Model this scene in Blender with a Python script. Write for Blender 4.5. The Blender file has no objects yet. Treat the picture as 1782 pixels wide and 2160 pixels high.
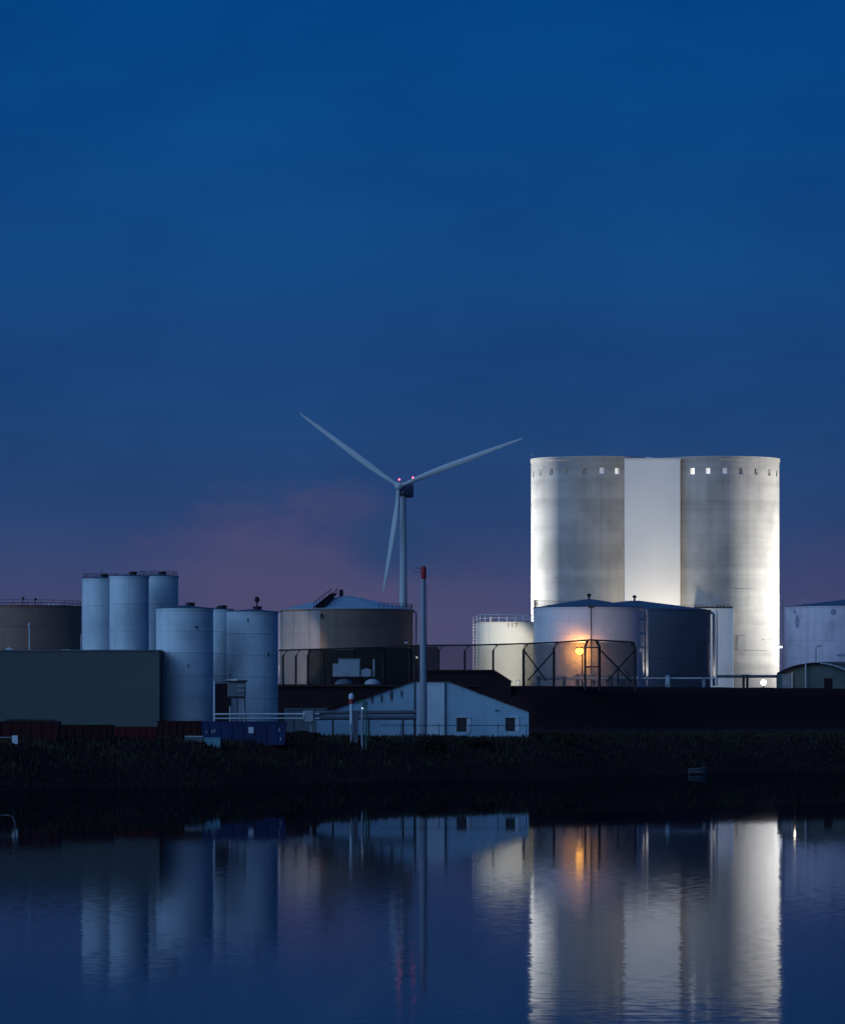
import bpy, bmesh, math, random
from mathutils import Vector, Matrix
R = math.radians
random.seed(7)
sc = bpy.context.scene
C = sc.collection

# ------------------------------------------------------------------ camera model
F = 10000.0; CX = 891.0; HY = 1518.0; CH = 3.5      # focal px, centre column, horizon row, eye height (m)
def X(px, D): return (px - CX) / F * D
def Z(py, D): return CH - (py - HY) / F * D
def P(px, py, D): return Vector((X(px, D), D, Z(py, D)))
def S(n, D): return n / F * D                        # pixels -> metres at distance D

cam = bpy.data.cameras.new("camera"); camo = bpy.data.objects.new("camera", cam); C.objects.link(camo)
camo.location = (0, 0, CH); camo.rotation_euler = (R(90), 0, 0)
cam.sensor_fit = 'HORIZONTAL'; cam.sensor_width = 36; cam.lens = 36 * F / 1782
cam.shift_y = (HY - 1080) / 1782; cam.clip_start = 1; cam.clip_end = 20000
sc.camera = camo

# ------------------------------------------------------------------ render settings
sc.render.engine = 'CYCLES'
sc.view_settings.view_transform = 'Standard'; sc.view_settings.look = 'None'
sc.view_settings.exposure = 0; sc.view_settings.gamma = 1
sc.cycles.use_denoising = True
sc.cycles.max_bounces = 5; sc.cycles.diffuse_bounces = 3; sc.cycles.glossy_bounces = 3
sc.cycles.sample_clamp_indirect = 6; sc.cycles.caustics_reflective = False; sc.cycles.caustics_refractive = False

# ------------------------------------------------------------------ node helpers
class NT:
    def __init__(s, tree): s.t = tree; s.n = tree.nodes; s.l = tree.links
    def node(s, kind, **kw):
        nd = s.n.new(kind)
        for k, v in kw.items():
            if k.startswith('in_'):
                pass
            else: setattr(nd, k, v)
        return nd
    def put(s, sock, v):
        if isinstance(v, bpy.types.NodeSocket): s.l.new(v, sock)
        else: sock.default_value = v
    def math(s, op, a, b=0.0, c=0.0, clamp=False):
        nd = s.n.new('ShaderNodeMath'); nd.operation = op; nd.use_clamp = clamp
        s.put(nd.inputs[0], a); s.put(nd.inputs[1], b); s.put(nd.inputs[2], c)
        return nd.outputs[0]
    def vmath(s, op, a, b=(0, 0, 0)):
        nd = s.n.new('ShaderNodeVectorMath'); nd.operation = op
        s.put(nd.inputs[0], a); s.put(nd.inputs[1], b)
        return nd.outputs['Value'] if op in ('DOT_PRODUCT', 'LENGTH') else nd.outputs[0]
    def mix(s, fac, a, b, blend='MIX'):
        nd = s.n.new('ShaderNodeMix'); nd.data_type = 'RGBA'; nd.blend_type = blend
        s.put(nd.inputs[0], fac); s.put(nd.inputs[6], a); s.put(nd.inputs[7], b)
        return nd.outputs[2]
    def maprange(s, v, a, b, c=0.0, d=1.0, smooth=True):
        nd = s.n.new('ShaderNodeMapRange'); nd.interpolation_type = 'SMOOTHSTEP' if smooth else 'LINEAR'
        s.put(nd.inputs[0], v); s.put(nd.inputs[1], a); s.put(nd.inputs[2], b); s.put(nd.inputs[3], c); s.put(nd.inputs[4], d)
        return nd.outputs[0]
    def noise(s, vec, scale, detail=3.0, rough=0.5):
        nd = s.n.new('ShaderNodeTexNoise'); s.put(nd.inputs['Vector'], vec)
        nd.inputs['Scale'].default_value = scale; nd.inputs['Detail'].default_value = detail
        nd.inputs['Roughness'].default_value = rough
        return nd
    def scale(s, vec, xyz):
        return s.vmath('MULTIPLY', vec, xyz)
    def comb(s, x, y, z):
        nd = s.n.new('ShaderNodeCombineXYZ'); s.put(nd.inputs[0], x); s.put(nd.inputs[1], y); s.put(nd.inputs[2], z)
        return nd.outputs[0]
    def sep(s, v):
        nd = s.n.new('ShaderNodeSeparateXYZ'); s.put(nd.inputs[0], v); return nd.outputs
    def ramp(s, fac, stops):
        nd = s.n.new('ShaderNodeValToRGB'); s.put(nd.inputs[0], fac)
        el = nd.color_ramp.elements
        while len(el) < len(stops): el.new(0.5)
        for e, (p, c) in zip(el, stops): e.position = p; e.color = (*c, 1)
        return nd.outputs[0]

def lin(r, g, b):
    f = lambda v: (v / 255 / 12.92) if v <= 10.3 else ((v / 255 + 0.055) / 1.055) ** 2.4
    return (f(r), f(g), f(b))

MATS = {}
def new_mat(name):
    m = bpy.data.materials.new(name); m.use_nodes = True
    nt = NT(m.node_tree); b = m.node_tree.nodes['Principled BSDF']
    MATS[name] = m
    return m, nt, b

def weathered(name, col, col2=None, rough=0.6, metal=0.0, scale=0.6, streak=0.35, band=0.0, bandscale=0.5, grain=0.15, bump=0.0, spec=0.3, corr=0.0):
    """painted or raw surface: blotches, rain streaks running down, optional horizontal pour bands, corrugation"""
    m, nt, b = new_mat(name)
    tc = nt.node('ShaderNodeTexCoord').outputs['Object']
    geo = nt.node('ShaderNodeNewGeometry').outputs['Position']
    col2 = col2 or tuple(c * 0.55 for c in col)
    n1 = nt.noise(geo, scale, 5, 0.6).outputs[0]
    f = nt.maprange(n1, 0.38, 0.72, 0, 0.75)
    if streak:
        n2 = nt.noise(nt.scale(geo, (2.2, 2.2, 0.09)), scale * 2.2, 4, 0.6).outputs[0]
        f = nt.math('ADD', f, nt.math('MULTIPLY', nt.maprange(n2, 0.45, 0.75), streak), clamp=True)
    if band:
        n3 = nt.noise(nt.scale(geo, (0.02, 0.02, 1.0)), bandscale, 3, 0.7).outputs[0]
        f = nt.math('ADD', f, nt.math('MULTIPLY', nt.maprange(n3, 0.35, 0.7), band), clamp=True)
    c = nt.mix(f, (*col, 1), (*col2, 1))
    if grain:
        n4 = nt.noise(geo, 9.0, 4, 0.7).outputs[0]
        c = nt.mix(grain, c, nt.mix(n4, (0, 0, 0, 1), (1, 1, 1, 1)), 'OVERLAY')
    nt.put(b.inputs['Base Color'], c)
    b.inputs['Roughness'].default_value = rough; b.inputs['Metallic'].default_value = metal
    b.inputs['Specular IOR Level'].default_value = spec
    h = None
    if corr:
        h = nt.math('SINE', nt.math('MULTIPLY', nt.sep(geo)[0], 6.283 / corr))
    if bump or corr:
        bn = nt.node('ShaderNodeBump'); bn.inputs['Strength'].default_value = 0.5
        bn.inputs['Distance'].default_value = bump or 0.002
        nt.put(bn.inputs['Height'], h if h is not None else n1)
        nt.l.new(bn.outputs[0], b.inputs['Normal'])
    return m

def emit(name, col, strength):
    m, nt, b = new_mat(name)
    b.inputs['Base Color'].default_value = (*[min(1, c) for c in col], 1)
    b.inputs['Emission Color'].default_value = (*col, 1); b.inputs['Emission Strength'].default_value = strength
    return m

M = dict(
    concrete=weathered('silo_concrete', (0.335, 0.33, 0.318), (0.225, 0.224, 0.222), 0.85, 0, 0.13, 0.35, 0.65, 0.32, 0.12),
    panel=weathered('panel_cladding', (0.67, 0.665, 0.645), (0.58, 0.575, 0.56), 0.6, 0, 0.06, 0.18, 0, 0.5, 0.03),
    slab=weathered('slab_cladding', (0.52, 0.53, 0.54), (0.46, 0.47, 0.48), 0.6, 0, 0.08, 0.2, 0, 0.5, 0.05),
    tankwhite=weathered('white_tank_paint', (0.62, 0.65, 0.66), (0.42, 0.45, 0.48), 0.5, 0, 0.5, 0.45, 0.15, 0.9, 0.1),
    tankgrey=weathered('pale_tank_paint', (0.60, 0.57, 0.57), (0.47, 0.45, 0.46), 0.55, 0, 0.35, 0.3, 0.1, 0.7, 0.06),
    tankcream=weathered('cream_tank_paint', (0.60, 0.59, 0.53), (0.52, 0.51, 0.46), 0.55, 0, 0.3, 0.25, 0, 0.7, 0.05),
    shade_navy=weathered('shade_darkened_slate', (0.16, 0.148, 0.165), (0.12, 0.11, 0.125), 0.6, 0, 0.3, 0.3, 0, 0.7, 0.08),  # dark tone holds the tank's shade; also the flat shed's own colour
    tankbrown=weathered('brown_tank_paint', (0.25, 0.15, 0.108), (0.165, 0.10, 0.078), 0.65, 0, 0.35, 0.5, 0.2, 0.6, 0.1),
    tanktaupe=weathered('taupe_tank_paint', (0.42, 0.225, 0.155), (0.30, 0.165, 0.12), 0.65, 0, 0.35, 0.5, 0.2, 0.6, 0.1),
    tankstain=weathered('stained_tank_paint', (0.74, 0.58, 0.60), (0.52, 0.41, 0.44), 0.6, 0, 0.45, 0.5, 0.1, 0.6, 0.1),
    roofpale=weathered('pale_roof_paint', (0.32, 0.37, 0.44), (0.25, 0.29, 0.35), 0.5, 0, 0.4, 0.0, 0, 0.5, 0.1),
    roof=weathered('tank_roof_paint', (0.085, 0.11, 0.155), (0.06, 0.08, 0.115), 0.5, 0, 0.4, 0.0, 0, 0.5, 0.1),
    housewall=weathered('house_render', (0.42, 0.56, 0.64), (0.34, 0.46, 0.53), 0.75, 0, 0.6, 0.4, 0, 0.5, 0.12),
    housestrip=weathered('house_strip', (0.74, 0.76, 0.78), (0.62, 0.65, 0.68), 0.7, 0, 0.6, 0.3, 0, 0.5, 0.1),
    brownroof=weathered('brown_roof', (0.060, 0.028, 0.026), (0.034, 0.018, 0.018), 0.85, 0, 0.8, 0.3, 0, 0.5, 0.2, spec=0.1),
    darksteel=weathered('dark_steel', (0.035, 0.030, 0.032), (0.02, 0.017, 0.018), 0.7, 0.0, 1.5, 0.3, 0, 0.5, 0.1, spec=0.2),
    darkwall=weathered('dark_shed_wall', (0.032, 0.017, 0.019), (0.020, 0.012, 0.014), 0.9, 0, 0.6, 0.3, 0, 0.5, 0.15, spec=0.1),
    greensheet=weathered('green_sheeting', (0.10, 0.110, 0.105), (0.078, 0.088, 0.088), 0.75, 0, 0.25, 0.35, 0, 0.5, 0.1, corr=0.33, spec=0.2),
    red=weathered('red_skip_paint', (0.050, 0.010, 0.011), (0.022, 0.007, 0.008), 0.75, 0, 0.8, 0.5, 0, 0.5, 0.2, spec=0.15),
    redcap=weathered('red_cap_paint', (0.38, 0.022, 0.028), (0.26, 0.016, 0.02), 0.6, 0, 2, 0.2, 0, 0.5, 0.1),
    redbright=weathered('bright_red_paint', (0.095, 0.013, 0.014), (0.045, 0.008, 0.009), 0.75, 0, 0.8, 0.5, 0, 0.5, 0.2, spec=0.15),
    blue=weathered('blue_skip_paint', (0.013, 0.025, 0.092), (0.010, 0.015, 0.055), 0.6, 0, 0.9, 0.5, 0, 0.5, 0.15),
    palepaint=weathered('pale_paint', (0.62, 0.63, 0.64), (0.45, 0.46, 0.48), 0.5, 0, 1.2, 0.4, 0, 0.5, 0.1),
    cabin=weathered('cabin_paint', (0.33, 0.34, 0.36), (0.25, 0.26, 0.28), 0.6, 0, 1.2, 0.4, 0, 0.5, 0.1),
    teal=weathered('teal_plastic', (0.15, 0.29, 0.33), (0.11, 0.22, 0.26), 0.5, 0, 1.2, 0.2, 0, 0.5, 0.1),
    greymetal=weathered('grey_pipe_metal', (0.30, 0.31, 0.33), (0.18, 0.19, 0.21), 0.5, 0.0, 1.0, 0.4, 0, 0.5, 0.1),
    darkpipe=weathered('dark_lagged_pipe', (0.10, 0.11, 0.13), (0.06, 0.065, 0.08), 0.6, 0.0, 1.0, 0.3, 0, 0.5, 0.1),
    galv=weathered('galvanised_pipe', (0.55, 0.56, 0.57), (0.40, 0.41, 0.43), 0.38, 0.3, 1.5, 0.3, 0, 0.5, 0.05),
    mast=weathered('mast_paint', (0.30, 0.305, 0.335), (0.24, 0.245, 0.27), 0.5, 0.0, 0.7, 0.3, 0, 0.5, 0.1),
    turbine=weathered('turbine_paint', (0.46, 0.465, 0.475), (0.42, 0.425, 0.435), 0.5, 0, 0.05, 0.05, 0, 0.5, 0.0),
    nacelle=weathered('nacelle_paint', (0.22, 0.225, 0.25), (0.19, 0.195, 0.21), 0.5, 0, 0.05, 0.05, 0, 0.5, 0.0),
    huttrim=weathered('hut_trim', (0.42, 0.46, 0.50), (0.32, 0.35, 0.38), 0.6, 0, 1, 0.3, 0, 0.5, 0.1),
    hutwall=weathered('hut_wall', (0.13, 0.15, 0.135), (0.09, 0.105, 0.10), 0.7, 0, 0.6, 0.4, 0, 0.5, 0.15),
    green=weathered('green_bracket', (0.05, 0.16, 0.10), None, 0.6, 0, 1, 0.2),
    ink=weathered('black_lettering', (0.05, 0.05, 0.055), None, 0.7, 0, 1, 0.0),
    greyink=weathered('grey_lettering', (0.36, 0.36, 0.35), None, 0.7, 0, 1, 0.0),
)
def glass(name, col):
    m, nt, b = new_mat(name)
    b.inputs['Base Color'].default_value = (*col, 1); b.inputs['Roughness'].default_value = 0.12
    b.inputs['Specular IOR Level'].default_value = 0.5
    return m
M['glass'] = glass('window_glass', (0.02, 0.022, 0.028))
M['recess'] = weathered('recess_back', (0.30, 0.30, 0.30), None, 0.8, 0, 0.8, 0.2)

# ------------------------------------------------------------------ mesh helpers
ORG = {}
class MB:
    def __init__(s): s.bm = bmesh.new()
    def face(s, pts):
        try: return s.bm.faces.new([s.bm.verts.new(p) for p in pts])
        except ValueError: return None
    def box(s, x0, x1, y0, y1, z0, z1):
        v = [s.bm.verts.new(p) for p in ((x0, y0, z0), (x1, y0, z0), (x1, y1, z0), (x0, y1, z0), (x0, y0, z1), (x1, y0, z1), (x1, y1, z1), (x0, y1, z1))]
        for f in ((0, 3, 2, 1), (4, 5, 6, 7), (0, 1, 5, 4), (1, 2, 6, 5), (2, 3, 7, 6), (3, 0, 4, 7)): s.bm.faces.new([v[i] for i in f])
        return s
    def tube(s, pts, r, seg=10, r1=None, cap=True):
        pts = [Vector(p) for p in pts]; rings = []
        up = None
        for i, p in enumerate(pts):
            t = (pts[min(i + 1, len(pts) - 1)] - pts[max(i - 1, 0)]).normalized()
            a = Vector((0, 0, 1)) if abs(t.z) < 0.9 else Vector((1, 0, 0))
            u = t.cross(a).normalized(); w = t.cross(u).normalized()
            rr = r if r1 is None else r + (r1 - r) * i / (len(pts) - 1)
            rings.append([s.bm.verts.new(p + (u * math.cos(k * 2 * math.pi / seg) + w * math.sin(k * 2 * math.pi / seg)) * rr) for k in range(seg)])
        for A, B in zip(rings, rings[1:]):
            for k in range(seg):
                f = s.bm.faces.new((A[k], A[(k + 1) % seg], B[(k + 1) % seg], B[k])); f.smooth = True
        if cap:
            s.bm.faces.new(list(reversed(rings[0]))); s.bm.faces.new(rings[-1])
        return s
    def lathe(s, prof, c=(0, 0, 0), seg=64, capb=False, capt=False):
        rings = []
        for r, z in prof:
            if r < 1e-5: rings.append([s.bm.verts.new((c[0], c[1], c[2] + z))])
            else: rings.append([s.bm.verts.new((c[0] + r * math.cos(k * 2 * math.pi / seg), c[1] + r * math.sin(k * 2 * math.pi / seg), c[2] + z)) for k in range(seg)])
        for A, B in zip(rings, rings[1:]):
            for k in range(seg):
                k2 = (k + 1) % seg
                if len(A) == 1 and len(B) == 1: continue
                if len(A) == 1: f = s.bm.faces.new((A[0], B[k2], B[k]))
                elif len(B) == 1: f = s.bm.faces.new((A[k], A[k2], B[0]))
                else: f = s.bm.faces.new((A[k], A[k2], B[k2], B[k]))
                f.smooth = True
        if capb and len(rings[0]) > 1: s.bm.faces.new(list(reversed(rings[0])))
        if capt and len(rings[-1]) > 1: s.bm.faces.new(rings[-1])
        return s
    def prism(s, poly, y0, y1):
        """poly: (x,z) list, counter-clockwise seen from -Y"""
        a = [s.bm.verts.new((x, y0, z)) for x, z in poly]; b = [s.bm.verts.new((x, y1, z)) for x, z in poly]
        s.bm.faces.new(a); s.bm.faces.new(list(reversed(b)))
        n = len(a)
        for i in range(n): s.bm.faces.new((a[i], b[i], b[(i + 1) % n], a[(i + 1) % n]))
        return s
    def ball(s, c, r, seg=12, sx=1, sy=1, sz=1):
        g = bmesh.ops.create_uvsphere(s.bm, u_segments=seg, v_segments=max(6, seg // 2), radius=r)
        for v in g['verts']: v.co = Vector((v.co.x * sx, v.co.y * sy, v.co.z * sz)) + Vector(c)
        for v in g['verts']:
            for f in v.link_faces: f.smooth = True
        return s
    def bevel(s, w, seg=1):
        bmesh.ops.bevel(s.bm, geom=list(s.bm.edges), offset=w, segments=seg, affect='EDGES', clamp_overlap=True)
        return s
    def build(s, name, mat, parent=None, fix=True, label=None, kind=None, sharp=True):
        if fix: bmesh.ops.recalc_face_normals(s.bm, faces=s.bm.faces)
        me = bpy.data.meshes.new(name)
        o0 = ORG[parent.name] if parent else Vector((0, 0, 0))
        if o0.length > 0: bmesh.ops.translate(s.bm, vec=-o0, verts=s.bm.verts)
        s.bm.to_mesh(me); s.bm.free()
        me.materials.append(mat)
        if sharp:
            try: me.set_sharp_from_angle(angle=R(35))
            except Exception: pass
        o = bpy.data.objects.new(name, me); C.objects.link(o)
        if parent: o.parent = parent
        ORG[o.name] = o0
        if label: o['label'] = label
        if kind: o['kind'] = kind
        return o

def thing(name, label, cat, loc, group=None):
    o = bpy.data.objects.new(name, None); C.objects.link(o); o.location = loc
    o.empty_display_size = 0.5
    o['label'] = label; o['category'] = cat
    if group: o['group'] = group
    ORG[o.name] = Vector(loc)
    return o
def tag(o, label, cat, group=None):
    o['label'] = label; o['category'] = cat
    if group: o['group'] = group
    return o
def text_mesh(body, size, depth, name, mat, parent, loc, rotz=0.0):
    """one mesh per character, set out along the wall"""
    for k, ch in enumerate(body):
        cu = bpy.data.curves.new('tmp', 'FONT'); cu.body = ch; cu.size = size; cu.extrude = depth; cu.align_x = 'CENTER'; cu.align_y = 'CENTER'
        to = bpy.data.objects.new('tmp', cu); C.objects.link(to)
        bpy.context.view_layer.update()
        me = bpy.data.meshes.new_from_object(to.evaluated_get(bpy.context.evaluated_depsgraph_get()))
        bpy.data.objects.remove(to)
        off = Vector(((k - (len(body) - 1) / 2) * size * .66, 0, 0))
        me.transform(Matrix.Translation(Vector(loc) - ORG[parent.name]) @ Matrix.Rotation(rotz, 4, 'Z') @ Matrix.Translation(off) @ Matrix.Rotation(R(90), 4, 'X'))
        me.name = name; me.materials.clear(); me.materials.append(mat)
        o = bpy.data.objects.new(name, me); C.objects.link(o); o.parent = parent; ORG[o.name] = ORG[parent.name]
def spot(name, loc, target, power, col, size=60, blend=0.6, radius=0.3):
    l = bpy.data.lights.new(name, 'SPOT'); l.energy = power; l.color = col; l.spot_size = R(size); l.spot_blend = blend; l.shadow_soft_size = radius
    o = bpy.data.objects.new(name, l); C.objects.link(o); o.location = loc
    o.rotation_euler = (Vector(target) - Vector(loc)).to_track_quat('-Z', 'Y').to_euler()
    return o
def point(name, loc, power, col, radius=0.2):
    l = bpy.data.lights.new(name, 'POINT'); l.energy = power; l.color = col; l.shadow_soft_size = radius
    o = bpy.data.objects.new(name, l); C.objects.link(o); o.location = loc
    return o

# ------------------------------------------------------------------ sky
w = bpy.data.worlds.new("World"); sc.world = w; w.use_nodes = True
nt = NT(w.node_tree); bg = w.node_tree.nodes['Background']
d = nt.node('ShaderNodeTexCoord').outputs['Generated']
dx, dy, dz = nt.sep(d)[0:3]
front = nt.maprange(dy, 0.0, 0.3)
up = nt.math('MAXIMUM', dz, 0.0)
base = nt.ramp(nt.math('DIVIDE', up, 0.2, clamp=True), [
    (0.00, lin(78, 74, 107)), (0.10, lin(71, 73, 110)), (0.15, lin(58, 70, 112)), (0.215, lin(41, 67, 115)),
    (0.31, lin(29, 67, 118)), (0.46, lin(19, 70, 127)), (0.62, lin(8, 68, 132)), (0.76, lin(0, 66, 132)), (1.0, lin(0, 62, 128))])
base = nt.mix(nt.maprange(dz, 0.2, 0.9), base, (0.004, 0.040, 0.15, 1))
# slow cloud mottling
cl = nt.noise(nt.comb(nt.math('MULTIPLY', dx, 14.0), dy, nt.math('MULTIPLY', dz, 34.0)), 1.0, 6, 0.55).outputs[0]
base = nt.mix(1.0, base, nt.mix(nt.maprange(cl, 0.25, 0.75, 0, 1), (0.86, 0.87, 0.90, 1), (1.12, 1.10, 1.07, 1)), 'MULTIPLY')
# rosy cloud bank low on the left and the blue gap beside it
wn = nt.noise(nt.comb(nt.math('MULTIPLY', dx, 60.0), 0.0, nt.math('MULTIPLY', dz, 110.0)), 1.0, 5, 0.55).outputs[0]
def blob(cx, cz, rx, rz, wob=0.9, lo=0.25, hi=1.1):
    a = nt.math('DIVIDE', nt.math('SUBTRACT', dx, cx), rx); b = nt.math('DIVIDE', nt.math('SUBTRACT', dz, cz), rz)
    r = nt.math('SQRT', nt.math('ADD', nt.math('MULTIPLY', a, a), nt.math('MULTIPLY', b, b)))
    r = nt.math('ADD', r, nt.math('MULTIPLY', nt.math('SUBTRACT', wn, 0.5), wob))
    return nt.math('MULTIPLY', nt.maprange(r, lo, hi, 1, 0), front)
base = nt.mix(nt.math('MULTIPLY', blob(-0.030, 0.030, 0.032, 0.019, 1.3), 0.52), base, (*lin(88, 78, 113), 1))
base = nt.mix(nt.math('MULTIPLY', blob(0.004, 0.024, 0.034, 0.009), 0.35), base, (*lin(82, 76, 111), 1))
base = nt.mix(nt.math('MULTIPLY', blob(-0.017, 0.045, 0.014, 0.006, 1.2), 0.45), base, (*lin(70, 73, 111), 1))
base = nt.mix(nt.math('MULTIPLY', blob(-0.007, 0.037, 0.013, 0.0085, 0.7), 0.80), base, (*lin(38, 66, 110), 1))
base = nt.mix(nt.math('MULTIPLY', blob(0.090, 0.030, 0.018, 0.012), 0.25), base, (*lin(68, 70, 110), 1))
# after-sunset glow behind the camera, to the left
sky = nt.node('ShaderNodeTexSky'); sky.sky_type = 'NISHITA'; sky.sun_disc = False
sky.sun_elevation = R(-3); sky.sun_rotation = R(232); sky.altitude = 0
L = Vector((-0.82, -0.52, 0.22)).normalized()
g = nt.math('POWER', nt.math('MULTIPLY_ADD', nt.vmath('DOT_PRODUCT', d, tuple(L)), 0.5, 0.5), 9.0)
GLOW = (0.70, 1.34, 2.34, 1)
glow = nt.mix(1.0, nt.mix(1.0, (0, 0, 0, 1), GLOW), nt.comb(g, g, g), 'MULTIPLY')
tot = nt.mix(1.0, base, glow, 'ADD')
tot = nt.mix(1.0, tot, nt.mix(1.0, sky.outputs[0], (0.02, 0.02, 0.02, 1), 'MULTIPLY'), 'ADD')
nt.l.new(tot, bg.inputs[0]); bg.inputs[1].default_value = 1.0

# ------------------------------------------------------------------ ground and water
def smooth(t): t = max(0.0, min(1.0, t)); return t * t * (3 - 2 * t)
SN = Vector((-0.883, 0.469)); S0 = Vector((-20.8, 233))
def shore(x, y):
    s = (Vector((x, y)) - S0).dot(SN)
    return s + 0.7 * math.sin(x * 0.31 + y * 0.17) + 0.4 * math.sin(y * 0.53 - x * 0.2)
def crest(x): return 437 + max(0, x - 9.8) * 1.15
def gz(x, y):
    s = shore(x, y)
    if s < 0: z = max(-2.5, s * 0.5)
    else: z = 0.9 * smooth(s / 2.2) + 1.35 * smooth((s - 1.0) / 5.5) + 0.25 * smooth((s - 12) / 20)
    e = y - (crest(x) - 9)
    z += (6.6 - z) * smooth(e / 9.0) if e > 0 and s > 0 else 0
    if 200 < y < 520 and s > 0: z += 0.10 * math.sin(x * 0.9 + 1.3 * math.sin(y * 0.4)) * math.sin(y * 0.7) * (1 if e < 0 else 0.5)
    return z
xs = [-3000, -1500, -700, -300, -150, -90] + [-60 + i * 1.1 for i in range(128)] + [90, 110, 150, 300, 700, 1500, 3000]
ys = [-100, 0, 80, 140, 180] + [200 + i * 1.4 for i in range(222)] + [520, 560, 620, 700, 900, 1200, 1800, 3000, 6000, 9000]
bm = bmesh.new()
grid = [[bm.verts.new((x, y, gz(x, y))) for x in xs] for y in ys]
for j in range(len(ys) - 1):
    for i in range(len(xs) - 1):
        f = bm.faces.new((grid[j][i], grid[j][i + 1], grid[j + 1][i + 1], grid[j + 1][i])); f.smooth = True
m, nt, b = new_mat('dark_soil')
geo = nt.node('ShaderNodeNewGeometry').outputs['Position']
n1 = nt.noise(geo, 0.25, 6, 0.65).outputs[0]; n2 = nt.noise(geo, 2.5, 5, 0.7).outputs[0]
c = nt.mix(nt.maprange(n1, 0.35, 0.7), (0.036, 0.013, 0.016, 1), (0.030, 0.015, 0.014, 1))
c = nt.mix(nt.maprange(n2, 0.5, 0.8, 0, 0.5), c, (0.050, 0.026, 0.028, 1))
nt.put(b.inputs['Base Color'], c); b.inputs['Roughness'].default_value = 0.95; b.inputs['Specular IOR Level'].default_value = 0.05
me = bpy.data.meshes.new('ground'); bm.to_mesh(me); bm.free(); me.materials.append(m)
o = bpy.data.objects.new('ground', me); C.objects.link(o); o['kind'] = 'structure'

m, nt, b = new_mat('harbour_water')
geo = nt.node('ShaderNodeNewGeometry').outputs['Position']
px_, py_, pz_ = nt.sep(geo)[0:3]
na = nt.noise(nt.scale(geo, (5.0, 2.2, 1)), 1.0, 2, 0.5); nb = nt.noise(nt.vmath('ADD', nt.scale(geo, (3.4, 2.6, 1)), (37, 11, 0)), 1.0, 2, 0.5)
nc = nt.noise(nt.vmath('ADD', nt.scale(geo, (0.10, 1.5, 1)), (3, 71, 0)), 1.0, 2, 0.5)
nd_ = nt.noise(nt.vmath('ADD', nt.scale(geo, (0.05, 0.035, 1)), (9, 5, 0)), 1.0, 2, 0.5).outputs[0]
calm = nt.maprange(nd_, 0.35, 0.65, 0.7, 1.25)
near = nt.maprange(py_, 52, 66, 1, 0)
far = nt.maprange(py_, 90, 162, 1.0, 0.13)
farx = nt.maprange(py_, 110, 200, 1.0, 0.25)
sx = nt.math('MULTIPLY', nt.math('SUBTRACT', na.outputs[0], 0.5), nt.math('MULTIPLY', farx, 0.030))
sy = nt.math('MULTIPLY', nt.math('SUBTRACT', nb.outputs[0], 0.5), nt.math('MULTIPLY', nt.math('MULTIPLY', calm, far), 0.011))
sy = nt.math('ADD', sy, nt.math('MULTIPLY', nt.math('SUBTRACT', nc.outputs[0], 0.5), nt.math('MULTIPLY_ADD', near, 0.008, nt.math('MULTIPLY', far, 0.0012))))
N = nt.vmath('NORMALIZE', nt.comb(sx, sy, 1.0))
out = m.node_tree.nodes['Material Output']
m.node_tree.nodes.remove(b)
gl = nt.node('ShaderNodeBsdfAnisotropic'); gl.distribution = 'GGX'
gl.inputs['Color'].default_value = (0.64, 0.655, 0.71, 1); nt.put(gl.inputs['Roughness'], nt.math('MULTIPLY_ADD', far, 0.040, 0.012))
nt.l.new(N, gl.inputs['Normal'])
df = nt.node('ShaderNodeBsdfDiffuse'); df.inputs['Color'].default_value = (0.006, 0.012, 0.022, 1)
fr = nt.node('ShaderNodeFresnel'); fr.inputs['IOR'].default_value = 1.33
mx = nt.node('ShaderNodeMixShader'); nt.l.new(fr.outputs[0], mx.inputs[0]); nt.l.new(df.outputs[0], mx.inputs[1]); nt.l.new(gl.outputs[0], mx.inputs[2])
nt.l.new(mx.outputs[0], out.inputs[0])
mb = MB(); mb.face([(-3000, -300, 0), (3000, -300, 0), (3000, 4000, 0), (-3000, 4000, 0)])
o = mb.build('water', m, kind='structure')

# scrub and rough grass along the bank: uncountable, one object
m, nt, b = new_mat('scrub_leaf')
geo = nt.node('ShaderNodeNewGeometry').outputs['Position']
n1 = nt.noise(geo, 0.5, 5, 0.6).outputs[0]
nt.put(b.inputs['Base Color'], nt.mix(nt.maprange(n1, 0.35, 0.68), (0.032, 0.020, 0.018, 1), (0.048, 0.042, 0.024, 1)))
b.inputs['Roughness'].default_value = 0.9; b.inputs['Specular IOR Level'].default_value = 0.05
mb = MB(); rnd = random.Random(3)
cnt = 0
while cnt < 34000:
    y = rnd.uniform(222, 372); x = rnd.uniform(-0.10, 0.10) * y
    s = shore(x, y)
    if s < 0.2 or s > 34: continue
    if s > 15 and rnd.random() < 0.75: continue
    z = gz(x, y)
    if y > crest(x) - 8: continue
    cl = 0.5 + 0.5 * math.sin(x * 0.7 + 2 * math.sin(y * 0.21)) * math.sin(y * 0.33 + 1)
    h = rnd.uniform(0.08, 0.22) + 0.28 * cl * rnd.random() * (1 if s > 2 else 0.5)
    if s > 15: h *= 0.6
    a = rnd.uniform(0, 6.28); wd = rnd.uniform(0.03, 0.08); lx, ly = rnd.uniform(-.25, .25), rnd.uniform(-.25, .25)
    ca, sa = math.cos(a) * wd, math.sin(a) * wd
    mb.face([(x - ca, y - sa, z - 0.05), (x + ca, y + sa, z - 0.05), (x + lx * h * .6 + ca * .8, y + ly * h * .6 + sa * .8, z + h * 0.6), (x + lx * h, y + ly * h, z + h)])
    cnt += 1
scrub = mb.build('bank_scrub', m, fix=False, sharp=False); scrub['kind'] = 'stuff'

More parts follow.
